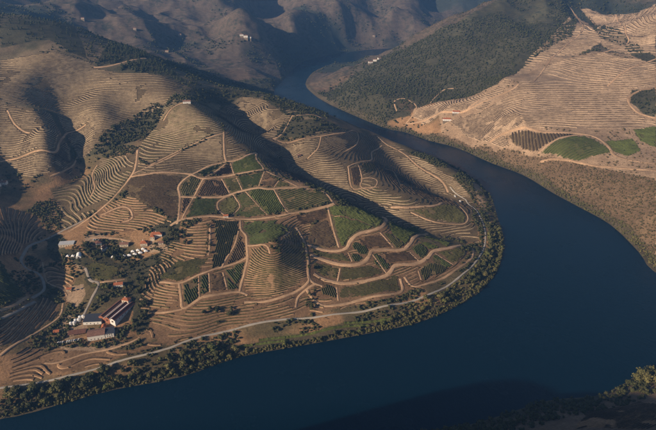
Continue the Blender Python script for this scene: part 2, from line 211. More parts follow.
PLOTS = [
 ('rows', 'grass', 'green', 3.1, 52.5, 'small green vineyard wedge at the upper left corner of the plateau plots', [(-260.4,1006.8),(-236.5,1033.6),(-216.5,1036.3),(-244.4,992.4)]),
 ('rows', 'earth', 'brown', 3.1, 53.7, 'narrow brown vineyard plot beside the bright green one under the upper track', [(-239.3,993.2),(-209.1,1036.9),(-200.6,1039.7),(-190.9,1010.3),(-209.1,1002.1)]),
 ('rows', 'lush', 'lush', 3.1, 21.9, 'bright green vineyard plot at the top corner above the dark gully', [(-198.1,1047.1),(-154.1,1094.7),(-151.2,1070.2),(-130.6,1020.6),(-155.6,1014.2),(-188.0,1008.7)]),
 ('rows', 'olive', 'olive', 3.1, -65.4, 'olive vineyard plot at the left end of the plateau', [(-276.4,981.5),(-266.0,988.3),(-247.6,974.7),(-255.8,930.0),(-276.6,932.2),(-284.0,954.6)]),
 ('rows', 'earth', 'brown', 3.1, -65.1, 'dark brown vineyard plot between two diagonal tracks on the plateau', [(-239.1,974.8),(-210.2,981.0),(-186.5,932.5),(-195.8,927.0),(-249.2,925.9)]),
 ('rows', 'olive', 'olive', 3.1, 6.8, 'small olive vineyard plot in the middle of the plateau', [(-205.7,985.5),(-181.5,987.2),(-165.5,946.7),(-173.7,940.8),(-182.3,933.6)]),
 ('rows', 'grass', 'green', 3.1, 23.8, 'dark green vineyard plot below the upper middle track', [(-178.0,990.5),(-129.0,1004.6),(-133.9,957.2),(-161.2,947.5)]),
 ('rows', 'earth', 'brown', 3.1, -27.3, 'small brown vineyard plot against the plateau edge road', [(-123.3,1001.9),(-99.0,972.9),(-105.2,952.4),(-129.7,953.8)]),
 ('rows', 'olive', 'olive', 3.1, -12.2, 'thin olive vineyard strip along the plateau edge road', [(-92.9,969.5),(-55.1,952.3),(-61.1,956.8),(-100.6,951.3)]),
 ('rows', 'earth', 'brown', 3.1, -67.0, 'narrow vineyard wedge left of the diagonal plateau track', [(-273.3,920.2),(-253.2,920.8),(-256.0,861.7),(-261.4,864.1)]),
 ('rows', 'dark', 'green', 3.1, 25.9, 'dark green vineyard plot left of the small hilltop house', [(-246.5,915.6),(-197.0,918.8),(-203.5,905.2),(-200.8,881.6),(-211.0,865.0),(-250.3,849.3)]),
 ('rows', 'grass', 'olive', 3.1, -14.7, 'round green plot enclosed by the ring track at the small house', [(-188.0,917.2),(-177.7,923.4),(-164.3,898.2),(-170.4,880.5),(-183.3,870.5),(-196.4,884.3),(-199.9,905.5)]),
 ('rows', 'olive', 'green', 4.5, -0.4, 'striped olive vineyard wedge right of the ring track', [(-173.5,929.5),(-157.3,937.0),(-111.4,872.6),(-144.1,863.6),(-164.8,870.5),(-160.0,898.4)]),
 ('rows', 'lush', 'lush', 3.1, -64.0, 'bright green vineyard plot in the centre of the peninsula', [(-153.1,938.8),(-134.6,944.8),(-104.3,941.3),(-78.0,886.3),(-107.2,872.4)]),
 ('rows', 'olive', 'green', 5, 30.9, 'large olive vineyard plot with oblique rows below the plateau edge', [(-98.5,941.4),(-58.2,949.7),(-14.5,943.1),(5.8,915.1),(-72.4,884.7)]),
 ('rows', 'olive', 'olive', 3.1, -91.1, 'smooth pale green vineyard strip beside the tree lined track', [(-205.7,848.5),(-157.3,848.7),(-154.5,816.9),(-167.9,733.9),(-183.6,724.0),(-184.7,786.1),(-196.8,836.6)]),
 ('rows', 'dark', 'green', 3.1, -26.4, 'dark green vineyard plot behind the round knoll', [(-149.9,849.4),(-94.2,849.4),(-66.6,819.6),(-75.6,793.0),(-101.2,764.0),(-129.5,778.0),(-143.3,812.6)]),
 ('rows', 'earth', 'brown', 3.1, 26.2, 'brown vineyard plot under the main lower track', [(-59.4,869.1),(-6.6,893.1),(-0.5,869.2),(-46.5,846.3)]),
 ('rows', 'olive', 'brown', 3.1, -13.6, 'brown olive plot left of the vertical lower track', [(-32.1,845.5),(-1.4,862.7),(15.2,797.2),(-11.9,791.6),(-32.0,800.3)]),
 ('rows', 'lush', 'lush', 3.1, -25.2, 'vivid green vineyard strip above the wavy terrace paths', [(1.1,898.1),(32.2,908.5),(105.0,947.8),(99.9,874.6),(84.1,852.4),(53.0,866.5),(6.1,877.1)]),
 ('rows', 'grass', 'lush', 3.1, -27.8, 'mid green vineyard plot below the vivid green strip', [(4.8,872.5),(52.8,862.4),(82.6,849.0),(53.4,833.2),(36.3,812.6),(30.0,799.7),(19.3,799.1),(10.3,845.9)]),
 ('rows', 'earth', 'brown', 3.1, 17.4, 'brown vineyard plot between the first two wavy paths', [(55.1,818.1),(88.5,837.1),(109.4,808.4),(75.6,798.2),(65.8,793.5)]),
 ('rows', 'grass', 'green', 3.1, -67.1, 'small dark green vineyard plot in the bend of the first wavy path', [(47.6,810.8),(62.7,802.6),(69.2,791.0),(63.9,779.4),(52.4,785.5),(41.2,798.9)]),
 ('rows', 'olive', 'green', 3.1, -65.9, 'small green plot tucked above the second wavy path', [(35.9,782.1),(51.1,782.2),(61.2,773.1),(50.4,764.8),(41.2,765.1)]),
 ('rows', 'grass', 'lush', 3.1, -1.6, 'green vineyard plot right of the first wavy path', [(115.2,884.4),(168.3,927.2),(176.8,911.4),(142.0,832.1),(133.7,824.5),(111.9,841.9)]),
 ('rows', 'olive', 'olive', 3.1, -56.5, 'olive vineyard strip beside a straight field path', [(94.4,840.4),(108.0,840.6),(130.9,821.7),(124.8,811.3),(114.9,809.5)]),
 ('rows', 'earth', 'olive', 3.1, -7.8, 'brown olive strip between the left ends of the wavy paths', [(-28.2,789.2),(-11.8,781.8),(26.0,778.8),(37.1,764.6),(17.0,761.3),(-11.6,766.1),(-27.7,770.3)]),
 ('rows', 'earth', 'brown', 3.1, 18.2, 'brown vineyard plot between the second and third wavy paths', [(93.0,792.5),(139.7,803.1),(154.5,786.1),(116.4,776.0),(105.2,769.2),(95.7,780.9)]),
 ('rows', 'grass', 'green', 3.1, -66.5, 'dark green vineyard wedge in the bend of the second wavy path', [(75.5,787.4),(86.7,786.6),(100.4,767.4),(93.2,751.6),(80.4,764.4)]),
 ('rows', 'olive', 'lush', 3.1, 4.3, 'pale green vineyard plot near the right end of the wavy paths', [(162.2,841.7),(183.3,877.9),(223.7,867.0),(215.6,848.2),(187.6,827.4),(175.4,825.2)]),
 ('rows', 'grass', 'green', 3.1, -72.0, 'dark green plot where the second wavy path bends', [(145.9,813.3),(160.5,834.7),(172.3,821.5),(173.1,805.9),(158.3,796.7)]),
 ('rows', 'olive', 'olive', 3.1, -1.6, 'olive vineyard plot at the right tip of the wavy paths', [(191.4,820.1),(212.9,831.7),(237.4,848.0),(243.3,828.7),(216.1,797.0)]),
 ('rows', 'grass', 'green', 3.1, -41.7, 'dark green vineyard strip under the third wavy path', [(177.7,800.4),(186.2,811.4),(210.7,791.0),(203.4,784.1),(179.4,791.5)]),
 ('rows', 'olive', 'olive', 3.1, -90.9, 'olive vineyard plot above the riverside base track', [(158.8,774.2),(171.7,788.7),(200.5,781.8),(192.6,770.8),(154.4,744.2),(151.7,762.0)]),
 ('rows', 'olive', 'olive', 3.1, -7.9, 'olive vineyard plot at the left between the lower wavy paths', [(-21.7,752.6),(18.5,748.2),(14.3,727.3),(-10.2,730.7),(-22.6,742.0)]),
 ('rows', 'dark', 'olive', 3.1, 18.4, 'dark olive vineyard plot between the lower wavy paths', [(21.9,748.4),(68.6,760.0),(90.8,749.7),(67.0,734.9),(17.6,725.5)]),
 ('rows', 'dark', 'olive', 3.1, 19.5, 'long dark olive vineyard plot lowest on the front slope', [(18.9,707.6),(95.2,734.3),(112.1,744.9),(112.5,712.2),(64.5,695.0),(18.0,686.3)]),
 ('rows', 'earth', 'olive', 3.1, -72.8, 'small brown fan shaped plot at the lower left of the wavy paths', [(-14.4,714.0),(12.4,709.2),(13.2,686.1),(-9.8,693.9)]),
 ('rows', 'dark', 'green', 3.1, -58.2, 'dark green vineyard plot with diagonal rows on the left front slope', [(-219.4,686.9),(-199.5,704.2),(-191.4,665.7),(-204.1,653.6),(-211.0,654.8)]),
 ('rows', 'dark', 'green', 3.1, -59.6, 'narrow dark green vineyard plot beside the brown field on the front slope', [(-196.4,703.7),(-186.0,709.7),(-178.7,676.5),(-186.9,670.3),(-189.9,668.0)]),
 ('rows', 'earth', 'brown', 3.1, 0.0, 'brown fallow vineyard plot on the front slope', [(-182.5,712.3),(-164.6,716.2),(-154.2,683.6),(-175.4,676.8)]),
 ('rows', 'dark', 'green', 3.1, -50.4, 'dark green triangular vineyard plot on the front slope', [(-161.6,716.6),(-138.0,686.1),(-151.3,684.1)]),
 ('rows', 'dark', 'green', 3.1, -54.1, 'dark green vineyard plot left of the knoll with diagonal rows', [(-160.1,722.8),(-129.5,742.4),(-130.7,730.4),(-134.5,690.2),(-136.8,688.7)]),
 ('rows', 'dark', 'brown', 3.1, -64.1, 'shaded brown vineyard slope in the hollow left of the knoll', [(-153.2,776.2),(-150.3,807.3),(-136.1,773.9),(-131.8,752.1),(-148.8,744.3),(-162.4,731.6)]),
 ('terrace', 'earth', 'olive', 1.6, None, 'terraced vineyard nose with curved banks left of the front slope', [(-260.8,645.7),(-262.6,685.6),(-246.2,691.2),(-226.6,685.9),(-216.7,649.6),(-235.9,645.3)]),
 ('terrace', 'earth', 'olive', 1.6, None, 'lowest terraced vineyard with curved banks above the river road', [(-260.0,636.5),(-208.3,639.0),(-181.5,661.2),(-136.7,675.9),(-142.0,650.8),(-174.8,621.9),(-215.8,600.5),(-235.6,606.4)]),
 ('terrace', 'earth', 'olive', 1.7, None, 'round terraced vineyard knoll with curved banks', [(-126.8,682.5),(-128.8,744.9),(-128.0,770.2),(-103.3,757.5),(-91.0,737.3),(-72.9,786.3),(-62.0,816.5),(-42.4,773.5),(-33.4,722.2),(-49.8,699.2),(-72.7,681.8),(-111.0,672.0)]),
 ('terrace', 'earth', 'olive', 2.2, None, 'terraced vineyard strip below the knoll', [(-121.9,661.2),(-72.2,673.6),(-39.8,696.8),(-53.2,666.1),(-117.6,653.1)]),
 ('rows', 'grass', 'olive', 3.1, 22.1, 'grassy green plot below the estate gardens', [(-259.7,707.4),(-242.6,739.7),(-202.1,746.8),(-194.3,744.1),(-200.5,711.9),(-227.4,696.7)]),
 ('terrace', 'pale', 'brown', 2.2, None, 'broad terraced hillside of dry vineyards below the upper left ridge', [(-834.3,1406.9),(-703.6,1433.4),(-624.6,1437.3),(-561.0,1409.9),(-400.5,1399.7),(-363.0,1365.4),(-379.9,1251.6),(-434.9,1220.4),(-483.8,1112.9),(-532.9,1094.0),(-629.3,1222.3),(-747.9,1221.1)]),
 ('terrace', 'pale', 'brown', 2.5, None, 'rounded terraced vineyard lobe at the left edge', [(-742.5,1208.2),(-630.8,1201.2),(-556.7,1108.1),(-534.0,1047.4),(-599.3,1006.2),(-651.2,1042.0),(-689.3,1077.4)]),
 ('terrace', 'pale', 'olive', 2.3, None, 'fan shaped terraced vineyard with strongly curved banks above the estate', [(-554.2,992.5),(-484.5,1086.2),(-404.0,1072.1),(-386.9,1003.2),(-404.6,942.7),(-429.4,898.8),(-462.8,854.7),(-479.0,853.6),(-498.6,911.3)]),
 ('terrace', 'pale', 'olive', 1.9, None, 'terraced vineyard slope below the white ridge house', [(-379.7,1241.3),(-333.1,1230.1),(-279.9,1367.6),(-231.6,1140.4),(-304.7,1085.3),(-358.5,1021.5),(-386.4,1047.2),(-402.5,1079.9),(-403.2,1130.3),(-387.6,1186.6)]),
 ('terrace', 'pale', 'brown', 1.8, None, 'terraced brown vineyard slope left of the straight vertical track', [(-382.4,1033.5),(-355.7,1011.2),(-302.7,1075.8),(-229.0,1128.4),(-217.7,1069.3),(-213.5,1048.6),(-268.3,1006.6),(-350.9,993.5),(-384.1,992.1),(-386.0,1010.0)]),
 ('terrace', 'pale', 'brown', 2.4, None, 'shaded terraced slope dropping into the dark gully', [(-264.4,1390.5),(-222.9,1379.1),(-190.7,1290.2),(-146.8,1183.5),(-154.5,1110.4),(-206.7,1049.3),(-213.6,1069.9),(-226.7,1151.0)]),
 ('rows', 'dark', 'brown', 4.5, 13.3, 'dark brown vineyard plot left of the plateau', [(-385.0,983.6),(-347.8,981.7),(-286.8,984.4),(-289.3,955.7),(-264.5,854.3),(-278.4,851.8),(-312.7,891.5),(-335.0,882.8),(-373.6,931.9),(-393.3,954.6)]),
 ('terrace', 'pale', 'brown', 2.3, None, 'lit terraced hill beyond the dark gully', [(-223.8,1414.7),(-91.7,1307.2),(-98.4,1277.2),(-126.6,1218.5),(-102.9,1207.8),(-140.1,1191.2),(-174.2,1290.5),(-203.4,1330.3)]),
 ('terrace', 'pale', 'brown', 2.1, None, 'terraced vineyard hollow with a small walled yard below the wooded crest', [(-87.1,1208.4),(-40.1,1219.0),(-20.4,1227.2),(-23.9,1189.5),(-46.1,1152.6),(-83.3,1136.7),(-65.8,972.1),(20.7,1048.0),(49.4,1057.6),(22.4,1164.6),(-8.4,1200.9)]),
 ('terrace', 'pale', 'brown', 1.9, None, 'rounded terraced vineyard top inside a curved track', [(-12.6,1233.3),(36.2,1270.9),(67.1,1317.6),(72.8,1291.3),(64.3,1248.7),(34.6,1195.5),(7.3,1206.8)]),
 ('terrace', 'pale', 'brown', 2.1, None, 'dark terraced vineyard slope right of the curved hilltop track', [(69.3,1321.3),(134.2,1317.5),(105.5,1254.6),(97.6,1200.4),(48.4,1135.2),(20.6,1186.1),(68.3,1241.3),(81.5,1306.9)]),
 ('terrace', 'pale', 'brown', 2, None, 'long lit terraced slope facing the gully above the river', [(130.6,1360.4),(190.6,1283.5),(216.7,1227.7),(265.0,1143.2),(270.4,1119.3),(256.9,1128.2),(203.9,1188.9),(136.9,1249.6),(107.4,1246.9),(141.8,1325.3)]),
 ('terrace', 'pale', 'brown', 2, None, 'dark terraced vineyard spur with tiered rows before the river', [(103.7,1196.5),(135.5,1234.0),(195.0,1182.6),(262.3,1115.7),(256.8,1055.1),(176.1,1007.2),(130.3,1032.6),(107.4,1052.6),(107.0,1091.6),(77.3,1085.3),(72.5,1134.5)]),
 ('terrace', 'pale', 'olive', 2.2, None, 'terraced strip below the loop tracks', [(50.7,1047.6),(106.3,1038.6),(141.6,1007.4),(235.1,1021.7),(165.8,980.6),(125.9,983.6),(79.9,1004.1)]),
 ('rows', 'grass', 'olive', 3.1, 48.9, 'small green plot between the loop tracks', [(76.4,1136.3),(96.2,1179.8),(107.1,1168.0),(106.4,1131.7),(90.0,1112.6),(75.7,1109.3)]),
 ('rows', 'earth', 'brown', 3.1, -84.8, 'small brown plot enclosed by the left loop track', [(49.3,1116.0),(66.4,1131.9),(70.1,1085.1),(67.4,1059.4),(53.3,1062.9)]),
 ('rows', 'olive', 'olive', 3.1, -9.3, 'olive green vineyard plot above the last river bend', [(165.6,967.0),(214.3,985.3),(251.9,1016.6),(264.9,1020.3),(276.2,976.0),(269.4,957.3),(255.7,950.0),(208.5,947.8)]),
 ('terrace', 'pale', 'brown', 2, None, 'lit terraced slope at the tip of the dark gully', [(209.3,952.5),(276.8,957.1),(293.9,954.4),(288.0,901.7),(280.3,883.0),(246.6,910.1)]),
 ('terrace', 'earth', 'brown', 2.6, None, 'shaded terraced vineyard beside the winding road', [(-608.8,907.5),(-535.9,895.3),(-500.8,847.9),(-502.5,764.6),(-506.8,721.4)]),
 ('rows', 'grass', 'green', 3.1, -5.4, 'green vineyard slope at the left edge above the winding road', [(-501.4,711.0),(-444.5,660.0),(-463.8,629.2)]),
 ('terrace', 'earth', 'brown', 2.2, None, 'dark terraced vineyard bowl below the winding road', [(-452.5,604.6),(-437.5,628.0),(-429.2,678.4),(-401.3,669.2),(-393.6,642.4),(-402.8,618.6),(-415.7,585.8),(-429.7,556.1)]),
 ('terrace', 'earth', 'brown', 1.8, None, 'lit terraced vineyard nose at the lower left above the river road', [(-412.8,548.2),(-408.0,568.8),(-384.0,576.4),(-378.9,543.6),(-358.5,531.1),(-383.9,517.7),(-400.6,519.7)]),
 ('terrace', 'earth', 'olive', 2, None, 'small terraced plot between the winding road and the estate', [(-463.6,759.8),(-444.0,753.9),(-401.7,724.5),(-388.4,658.4),(-411.7,700.8),(-446.0,722.0)]),
 ('terrace', 'straw', 'brown', 2.7, None, 'terraced vineyard on the far bank under the dark wood', [(264.7,1675.2),(410.2,1604.6),(482.1,1584.5),(437.1,1529.8),(371.3,1548.9),(294.1,1591.5),(266.4,1634.5)]),
 ('terrace', 'straw', 'brown', 3.2, None, 'upper terraced vineyard slope beside the dark wood on the far bank', [(411.9,1545.8),(507.9,1599.6),(647.4,1812.0),(766.4,1981.5),(939.1,2258.0),(1027.7,2385.7),(1055.7,2292.5),(967.5,1981.1),(888.2,1890.0),(792.6,1847.8),(695.1,1810.7),(496.3,1550.3),(434.7,1516.3)]),
 ('terrace', 'straw', 'brown', 2.7, None, 'broad dry terraced vineyard slope on the far bank', [(433.6,1510.1),(506.1,1533.6),(698.0,1770.8),(907.9,1858.0),(1001.0,1685.4),(930.9,1537.4),(868.0,1544.1),(827.0,1486.1),(810.7,1411.7),(849.9,1362.5),(834.2,1330.6),(692.6,1331.1),(500.8,1361.1),(439.2,1406.5),(355.6,1532.6)]),
 ('terrace', 'straw', 'brown', 3.6, None, 'highest terraced vineyard slope at the upper right corner', [(1064.6,2433.4),(1347.8,2374.1),(1032.0,1748.6),(933.0,1887.6),(1079.7,2330.5)]),
 ('rows', 'dark', 'brown', 7, -96.4, 'dark brown vineyard field with upright rows on the far bank', [(475.3,1373.6),(577.8,1315.4),(617.0,1293.1),(526.0,1287.0),(484.9,1334.2)]),
 ('rows', 'lush', 'lush', 7, 17.4, 'bright green field sloping to the scrub on the far bank', [(531.1,1272.1),(629.5,1287.8),(652.1,1266.9),(672.8,1206.0),(586.7,1194.8),(558.6,1218.2)]),
 ('rows', 'lush', 'lush', 7, -27.9, 'small green field right of the pale track on the far bank', [(671.5,1257.9),(749.1,1277.4),(740.3,1214.6),(693.8,1181.5),(671.3,1212.8)]),
 ('rows', 'lush', 'lush', 7, -45.0, 'green field at the right edge of the far bank', [(776.5,1325.5),(840.1,1342.3),(777.2,1218.9),(764.6,1264.1)]),
 ('rows', 'earth', 'brown', 6, -32.0, 'small brown field inside the loop track under the dark wood', [(222.6,1729.7),(250.1,1733.4),(273.7,1686.1),(262.8,1658.5),(227.0,1689.2)]),
 ('terrace', 'straw', 'brown', 3, None, 'small curved terraced plot left of the dark far bank field', [(414.9,1432.7),(464.0,1386.4),(472.1,1348.4),(455.2,1352.2)]),
 ('terrace', 'pale', 'brown', 2, None, 'terraced slopes on both sides of the dark gully', [(-293.8,1262.4),(-225.3,1422.7),(-174.0,1414.2),(-74.7,1319.8),(-105.5,1253.9),(-131.3,1216.7),(-65.9,1218.4),(60.4,1313.1),(124.3,1376.0),(184.3,1318.1),(265.6,1198.1),(314.5,1093.6),(319.6,1055.6),(280.9,951.5),(247.4,933.7),(271.2,891.1),(212.0,899.8),(130.0,934.3),(32.6,941.7),(4.2,1038.7),(-55.0,980.5),(-105.1,996.5),(-137.0,1054.1),(-156.1,1112.7),(-199.6,1124.9)]),
 ('terrace', 'earth', 'brown', 1.8, None, 'terraced ground between the left front plots', [(-285.1,739.5),(-260.2,745.6),(-221.6,661.1),(-207.3,608.5),(-225.1,580.0),(-249.7,599.0),(-279.9,666.3)]),
 ('terrace', 'earth', 'olive', 1.5, None, 'terraced ground between the central plots and the knoll', [(-274.5,763.0),(-251.4,809.5),(-202.8,862.0),(-50.3,870.9),(3.4,812.9),(16.4,761.6),(3.0,659.5),(-41.2,646.8),(-139.5,619.7),(-221.1,580.2),(-221.6,661.1)]),
 ('terrace', 'earth', 'olive', 1.4, None, 'terraced ground around and below the wavy paths', [(-17.8,857.5),(31.7,913.0),(121.1,866.2),(174.0,850.3),(255.0,841.6),(221.1,785.2),(156.2,732.1),(87.1,684.2),(3.0,659.5),(13.1,761.3)]),
 ('terrace', 'earth', 'olive', 1.7, None, 'small terraced plots just above the estate houses', [(-432.5,849.4),(-426.1,913.7),(-367.7,925.4),(-324.6,889.9),(-272.8,842.8),(-311.5,840.2),(-345.5,834.8),(-396.0,827.7)]),
 ('rows', 'olive', 'olive', 3.1, 6.5, 'olive vineyard plot between winery drive and tents', [(-392.2,742.1),(-376.8,754.1),(-334.3,741.8),(-342.6,709.9),(-362.2,695.0)]),
 ('terrace', 'earth', 'brown', 1.5, None, 'low terraces along the foot of the winery above the river road', [(-402.6,517.6),(-406.6,542.0),(-373.0,569.8),(-361.3,579.8),(-265.4,570.3),(-230.3,589.3),(-226.9,576.5),(-274.9,558.3),(-342.3,530.6)]),
 ('terrace', 'earth', 'brown', 1.6, None, 'dark striped vineyard slope on the near bank at the bottom right', [(298.1,456.7),(358.0,462.1),(363.0,444.7),(326.3,389.3),(261.3,413.9)]),
 ('rows', 'grass', 'bush', 5, 13.2, 'narrow planted strip of green bushes between road and river', [(-133.1,591.8),(-61.3,616.5),(-4.3,628.8),(85.0,657.0),(95.1,651.1),(2.9,619.0),(-60.5,601.7),(-121.1,583.3)]),
]
WOODS = [
 ('woodland', 'oak', 3, 6, 11, 'diagonal dark wood in the crease of the terraced hill', [(-518.8,1091.5),(-483.5,1094.9),(-431.8,1127.6),(-382.3,1207.8),(-372.4,1240.4),(-407.4,1266.3),(-427.8,1250.7),(-473.8,1184.5),(-502.2,1117.4)]),
 ('woodland', 'oak', 1.89, 5, 9, 'dark wood on the crest above the river', [(-122.8,1229.7),(-106.9,1278.0),(-24.5,1290.2),(29.7,1293.9),(60.7,1321.0),(-14.3,1234.8),(-75.6,1226.0)]),
 ('woodland', 'oak', 1.68, 5, 9, 'dark wood behind the terraced hills towards the river', [(-291.1,1457.6),(-224.7,1459.2),(-151.9,1402.2),(-87.3,1411.9),(-24.6,1300.3),(-102.9,1292.2),(-174.0,1414.2),(-233.2,1422.9),(-314.0,1313.8),(-348.8,1366.7)]),
 ('woodland', 'pine', 1.155, 6, 11, 'pine wood on the upper left ridge above a pale track', [(-602.6,1429.8),(-616.9,1535.4),(-696.2,1963.5),(-506.7,1579.5),(-489.7,1539.0),(-552.0,1464.5)]),
 ('woodland', 'pine', 1.05, 6, 11, 'pine wood below the pale ridge track', [(-559.2,1420.5),(-546.3,1445.9),(-485.5,1552.2),(-370.7,1411.2),(-348.8,1366.7),(-419.4,1405.0),(-510.5,1412.5)]),
 ('woodland', 'pine', 0.3, 5, 9, 'scattered trees along the upper left ridge top', [(-885.2,1533.2),(-874.6,1676.3),(-1094.2,2294.1),(-711.3,1615.5),(-627.2,1445.4),(-673.4,1452.9),(-748.9,1513.8),(-851.4,1449.6)]),
 ('woodland', 'oak', 1.8, 4.5, 9, 'large dark wooded hillside on the far bank', [(0.0,2069.4),(127.3,2178.8),(331.0,2257.3),(505.1,2262.7),(668.4,2383.8),(850.9,2459.6),(988.9,2397.0),(1022.7,2334.8),(897.3,2073.0),(779.2,1945.6),(617.1,1763.6),(506.1,1615.1),(414.2,1633.6),(258.5,1674.2),(212.7,1680.8),(176.6,1653.2),(106.8,1763.3),(42.3,1877.9),(0.0,1958.8),(-38.6,2078.0)]),
 ('woodland', 'oak', 0.8, 4, 7, 'dark waterside wood at the foot of the far bank hillside', [(199.0,1707.5),(243.8,1712.2),(265.3,1680.1),(255.9,1649.5),(214.6,1665.4),(183.6,1664.8),(137.1,1722.1)]),
 ('woodland', 'oak', 1.47, 5, 9, 'dark round wood at the right edge of the far bank', [(863.6,1533.8),(925.6,1526.2),(858.5,1380.9),(834.9,1419.0),(832.7,1474.1)]),
 ('woodland', 'oak', 0.5, 5, 9, 'dark wooded crease across the upper right slopes', [(1052.5,2324.7),(979.6,2027.0),(1004.6,1924.2),(972.7,1724.5),(988.6,1659.1),(1013.9,1712.5),(1052.6,1955.5),(1076.2,2199.2),(1085.5,2371.9)]),
 ('woodland', 'oak', 0.7, 5, 10, 'dark woods in the far side valley', [(-496.5,1525.8),(-439.4,1744.4),(-350.1,2165.7),(-207.5,2251.7),(-203.7,1888.2),(-298.0,1831.3),(-382.6,1693.2),(-420.7,1509.0)]),
 ('scrub', 'scrub', 6.5, 2.5, 6, 'dry scrub and bushes on the far river bank', [(448.1,1353.7),(492.2,1314.3),(554.6,1217.1),(620.3,1153.0),(671.3,1080.2),(691.0,1056.0),(573.6,807.2),(578.7,870.9),(576.9,977.0),(550.1,1057.9),(519.7,1138.4),(486.7,1248.9),(430.0,1332.5)]),
 ('scrub', 'scrub', 3.5, 3, 6, 'bushes along the far waterline', [(288.0,1543.2),(326.2,1516.3),(375.6,1473.7),(433.6,1376.7),(448.1,1328.6),(423.1,1346.5),(367.2,1454.3),(299.1,1519.9)]),
 ('thicket', 'oak', 2.2, 2.5, 6, 'bushes below the warehouse and small tents', [(-455.0,791.3),(-413.4,782.7),(-378.4,754.1),(-377.1,736.1),(-408.4,750.2)]),
 ('thicket', 'oak', 2.2, 2.5, 6, 'dark garden shrubs among the estate houses', [(-417.0,810.0),(-380.7,784.0),(-346.5,755.3),(-319.1,755.9),(-333.5,739.5),(-369.6,751.9),(-406.7,782.7)]),
 ('thicket', 'oak', 2.2, 2.5, 6, 'bushes on the slope below the long row of tents', [(-337.9,753.4),(-268.5,772.8),(-247.8,742.3),(-280.2,721.0),(-324.4,735.6)]),
 ('thicket', 'oak', 2.2, 2.5, 6, 'dark thicket in the hollow right of the winery', [(-319.6,724.8),(-288.1,750.6),(-253.1,757.6),(-235.5,711.1),(-267.6,688.4),(-278.3,666.0),(-275.8,630.3),(-298.5,667.9)]),
 ('thicket', 'oak', 2.2, 2.5, 6, 'dark thicket between winery and front terraces', [(-287.2,685.4),(-263.2,660.5),(-250.6,611.5),(-263.9,599.6),(-282.5,633.7)]),
 ('thicket', 'oak', 2.2, 2.5, 6, 'bushes in the bend of the winding road', [(-490.7,832.1),(-477.8,851.9),(-442.8,805.0),(-444.2,763.7),(-468.0,780.4)]),
 ('thicket', 'oak', 2.2, 2.5, 6, 'dark thicket right of the largest orange roofed house', [(-310.1,834.7),(-272.2,862.6),(-254.7,840.5),(-248.8,782.5),(-262.6,769.0),(-274.7,798.7)]),
 ('thicket', 'oak', 2.2, 2.5, 6, 'bushes along the upper winery drive', [(-396.7,754.8),(-368.8,740.1),(-362.2,695.0),(-382.8,716.0)]),
 ('thicket', 'oak', 2.2, 2.5, 6, 'bushes beside the lower winery drive', [(-359.6,701.0),(-343.4,712.2),(-334.2,667.8),(-344.6,645.7)]),
]
GROVES = [
 (22, 'oak', 7, 12, 'dark garden tree among the estate buildings', [(-409.6,789.8),(-392.6,804.8),(-365.3,774.4),(-316.4,758.7),(-307.2,765.4),(-349.1,758.4),(-373.2,765.4),(-397.8,772.8)]),
 (10, 'oak', 6, 11, 'dark tree in the hollow right of the red roofed house', [(-285.6,815.1),(-260.2,831.8),(-232.4,782.9),(-238.5,759.3),(-269.9,774.0)]),
 (14, 'oak', 7, 12, 'tall dark tree in the shaded hollow beside the winery', [(-316.9,709.3),(-296.6,730.1),(-275.7,699.3),(-262.4,639.6),(-258.5,597.8),(-276.7,605.9),(-279.6,653.1)]),
 (10, 'bush', 5, 9, 'bright green tree beside the winery drive', [(-356.7,697.4),(-334.3,702.0),(-327.2,664.6),(-349.5,655.9)]),
 (9, 'oak', 6, 10, 'tree in the small grove on top of the knoll', [(-97.3,761.7),(-83.0,767.5),(-72.0,758.2),(-77.9,732.1),(-90.9,736.0)]),
 (8, 'oak', 5, 9, 'tree lining the track right of the knoll', [(-60.7,833.0),(-36.2,777.7),(-28.4,724.3),(-37.5,739.4),(-48.0,801.9)]),
 (10, 'oak', 4, 7, 'tree lining the track beside the pale green strip', [(-211.4,839.8),(-203.6,831.0),(-189.4,757.6),(-196.2,757.2)]),
 (8, 'oak', 5, 9, 'tree on the dry slope above the river road', [(-182.7,640.6),(-152.4,657.6),(-135.2,671.5),(-117.8,646.6),(-130.9,637.7),(-165.5,620.6)]),
 (8, 'oak', 5, 9, 'tree in the gap between knoll and wavy paths', [(-31.4,702.2),(-16.4,709.4),(-18.1,665.6),(-37.3,655.5)]),
 (8, 'oak', 4, 7, 'tree beside the grey roofed shed', [(-464.1,795.7),(-422.8,799.2),(-406.0,779.7),(-435.3,764.5)]),
 (8, 'oak', 4, 7, 'tree in the dark gully below the loop tracks', [(18.8,1047.6),(60.2,1022.6),(41.9,918.8),(23.1,927.1)]),
 (8, 'bush', 3, 5, 'small round tree along the winery drive', [(-392.0,757.8),(-385.9,757.7),(-351.2,709.6),(-358.8,709.8)]),
 (4, 'oak', 4, 7, 'tree in the small walled yard of the hollow', [(-113.8,1193.0),(-93.0,1196.4),(-90.5,1132.5),(-109.2,1134.9)]),
 (8, 'shore', 15, 20, 'tall sunlit tree on the near bank at the lower right edge', [(390.2,523.5),(443.1,565.4),(406.6,508.9),(390.2,503.3)]),
]
YARDS = [[(-385.9, 651.4), (-352.6, 635.3), (-340.3, 610.2), (-360.9, 591.7), (-377.0, 603.3)], [(-371.5, 581.5), (-323.6, 580.9), (-288.3, 589.7), (-268.6, 580.3), (-305.8, 570.1), (-348.8, 569.7)], [(-420.1, 822.5), (-397.9, 833.2), (-367.9, 811.1), (-397.6, 793.9)], [(-301.2, 801.3), (-258.8, 781.9), (-262.6, 769.0), (-296.8, 771.4)], [(-410.1, 710.1), (-379.4, 706.8), (-366.2, 679.9), (-373.3, 650.1), (-396.9, 678.0)], [(-417.7, 757.5), (-396.7, 754.8), (-379.9, 725.9), (-399.8, 735.5)]]
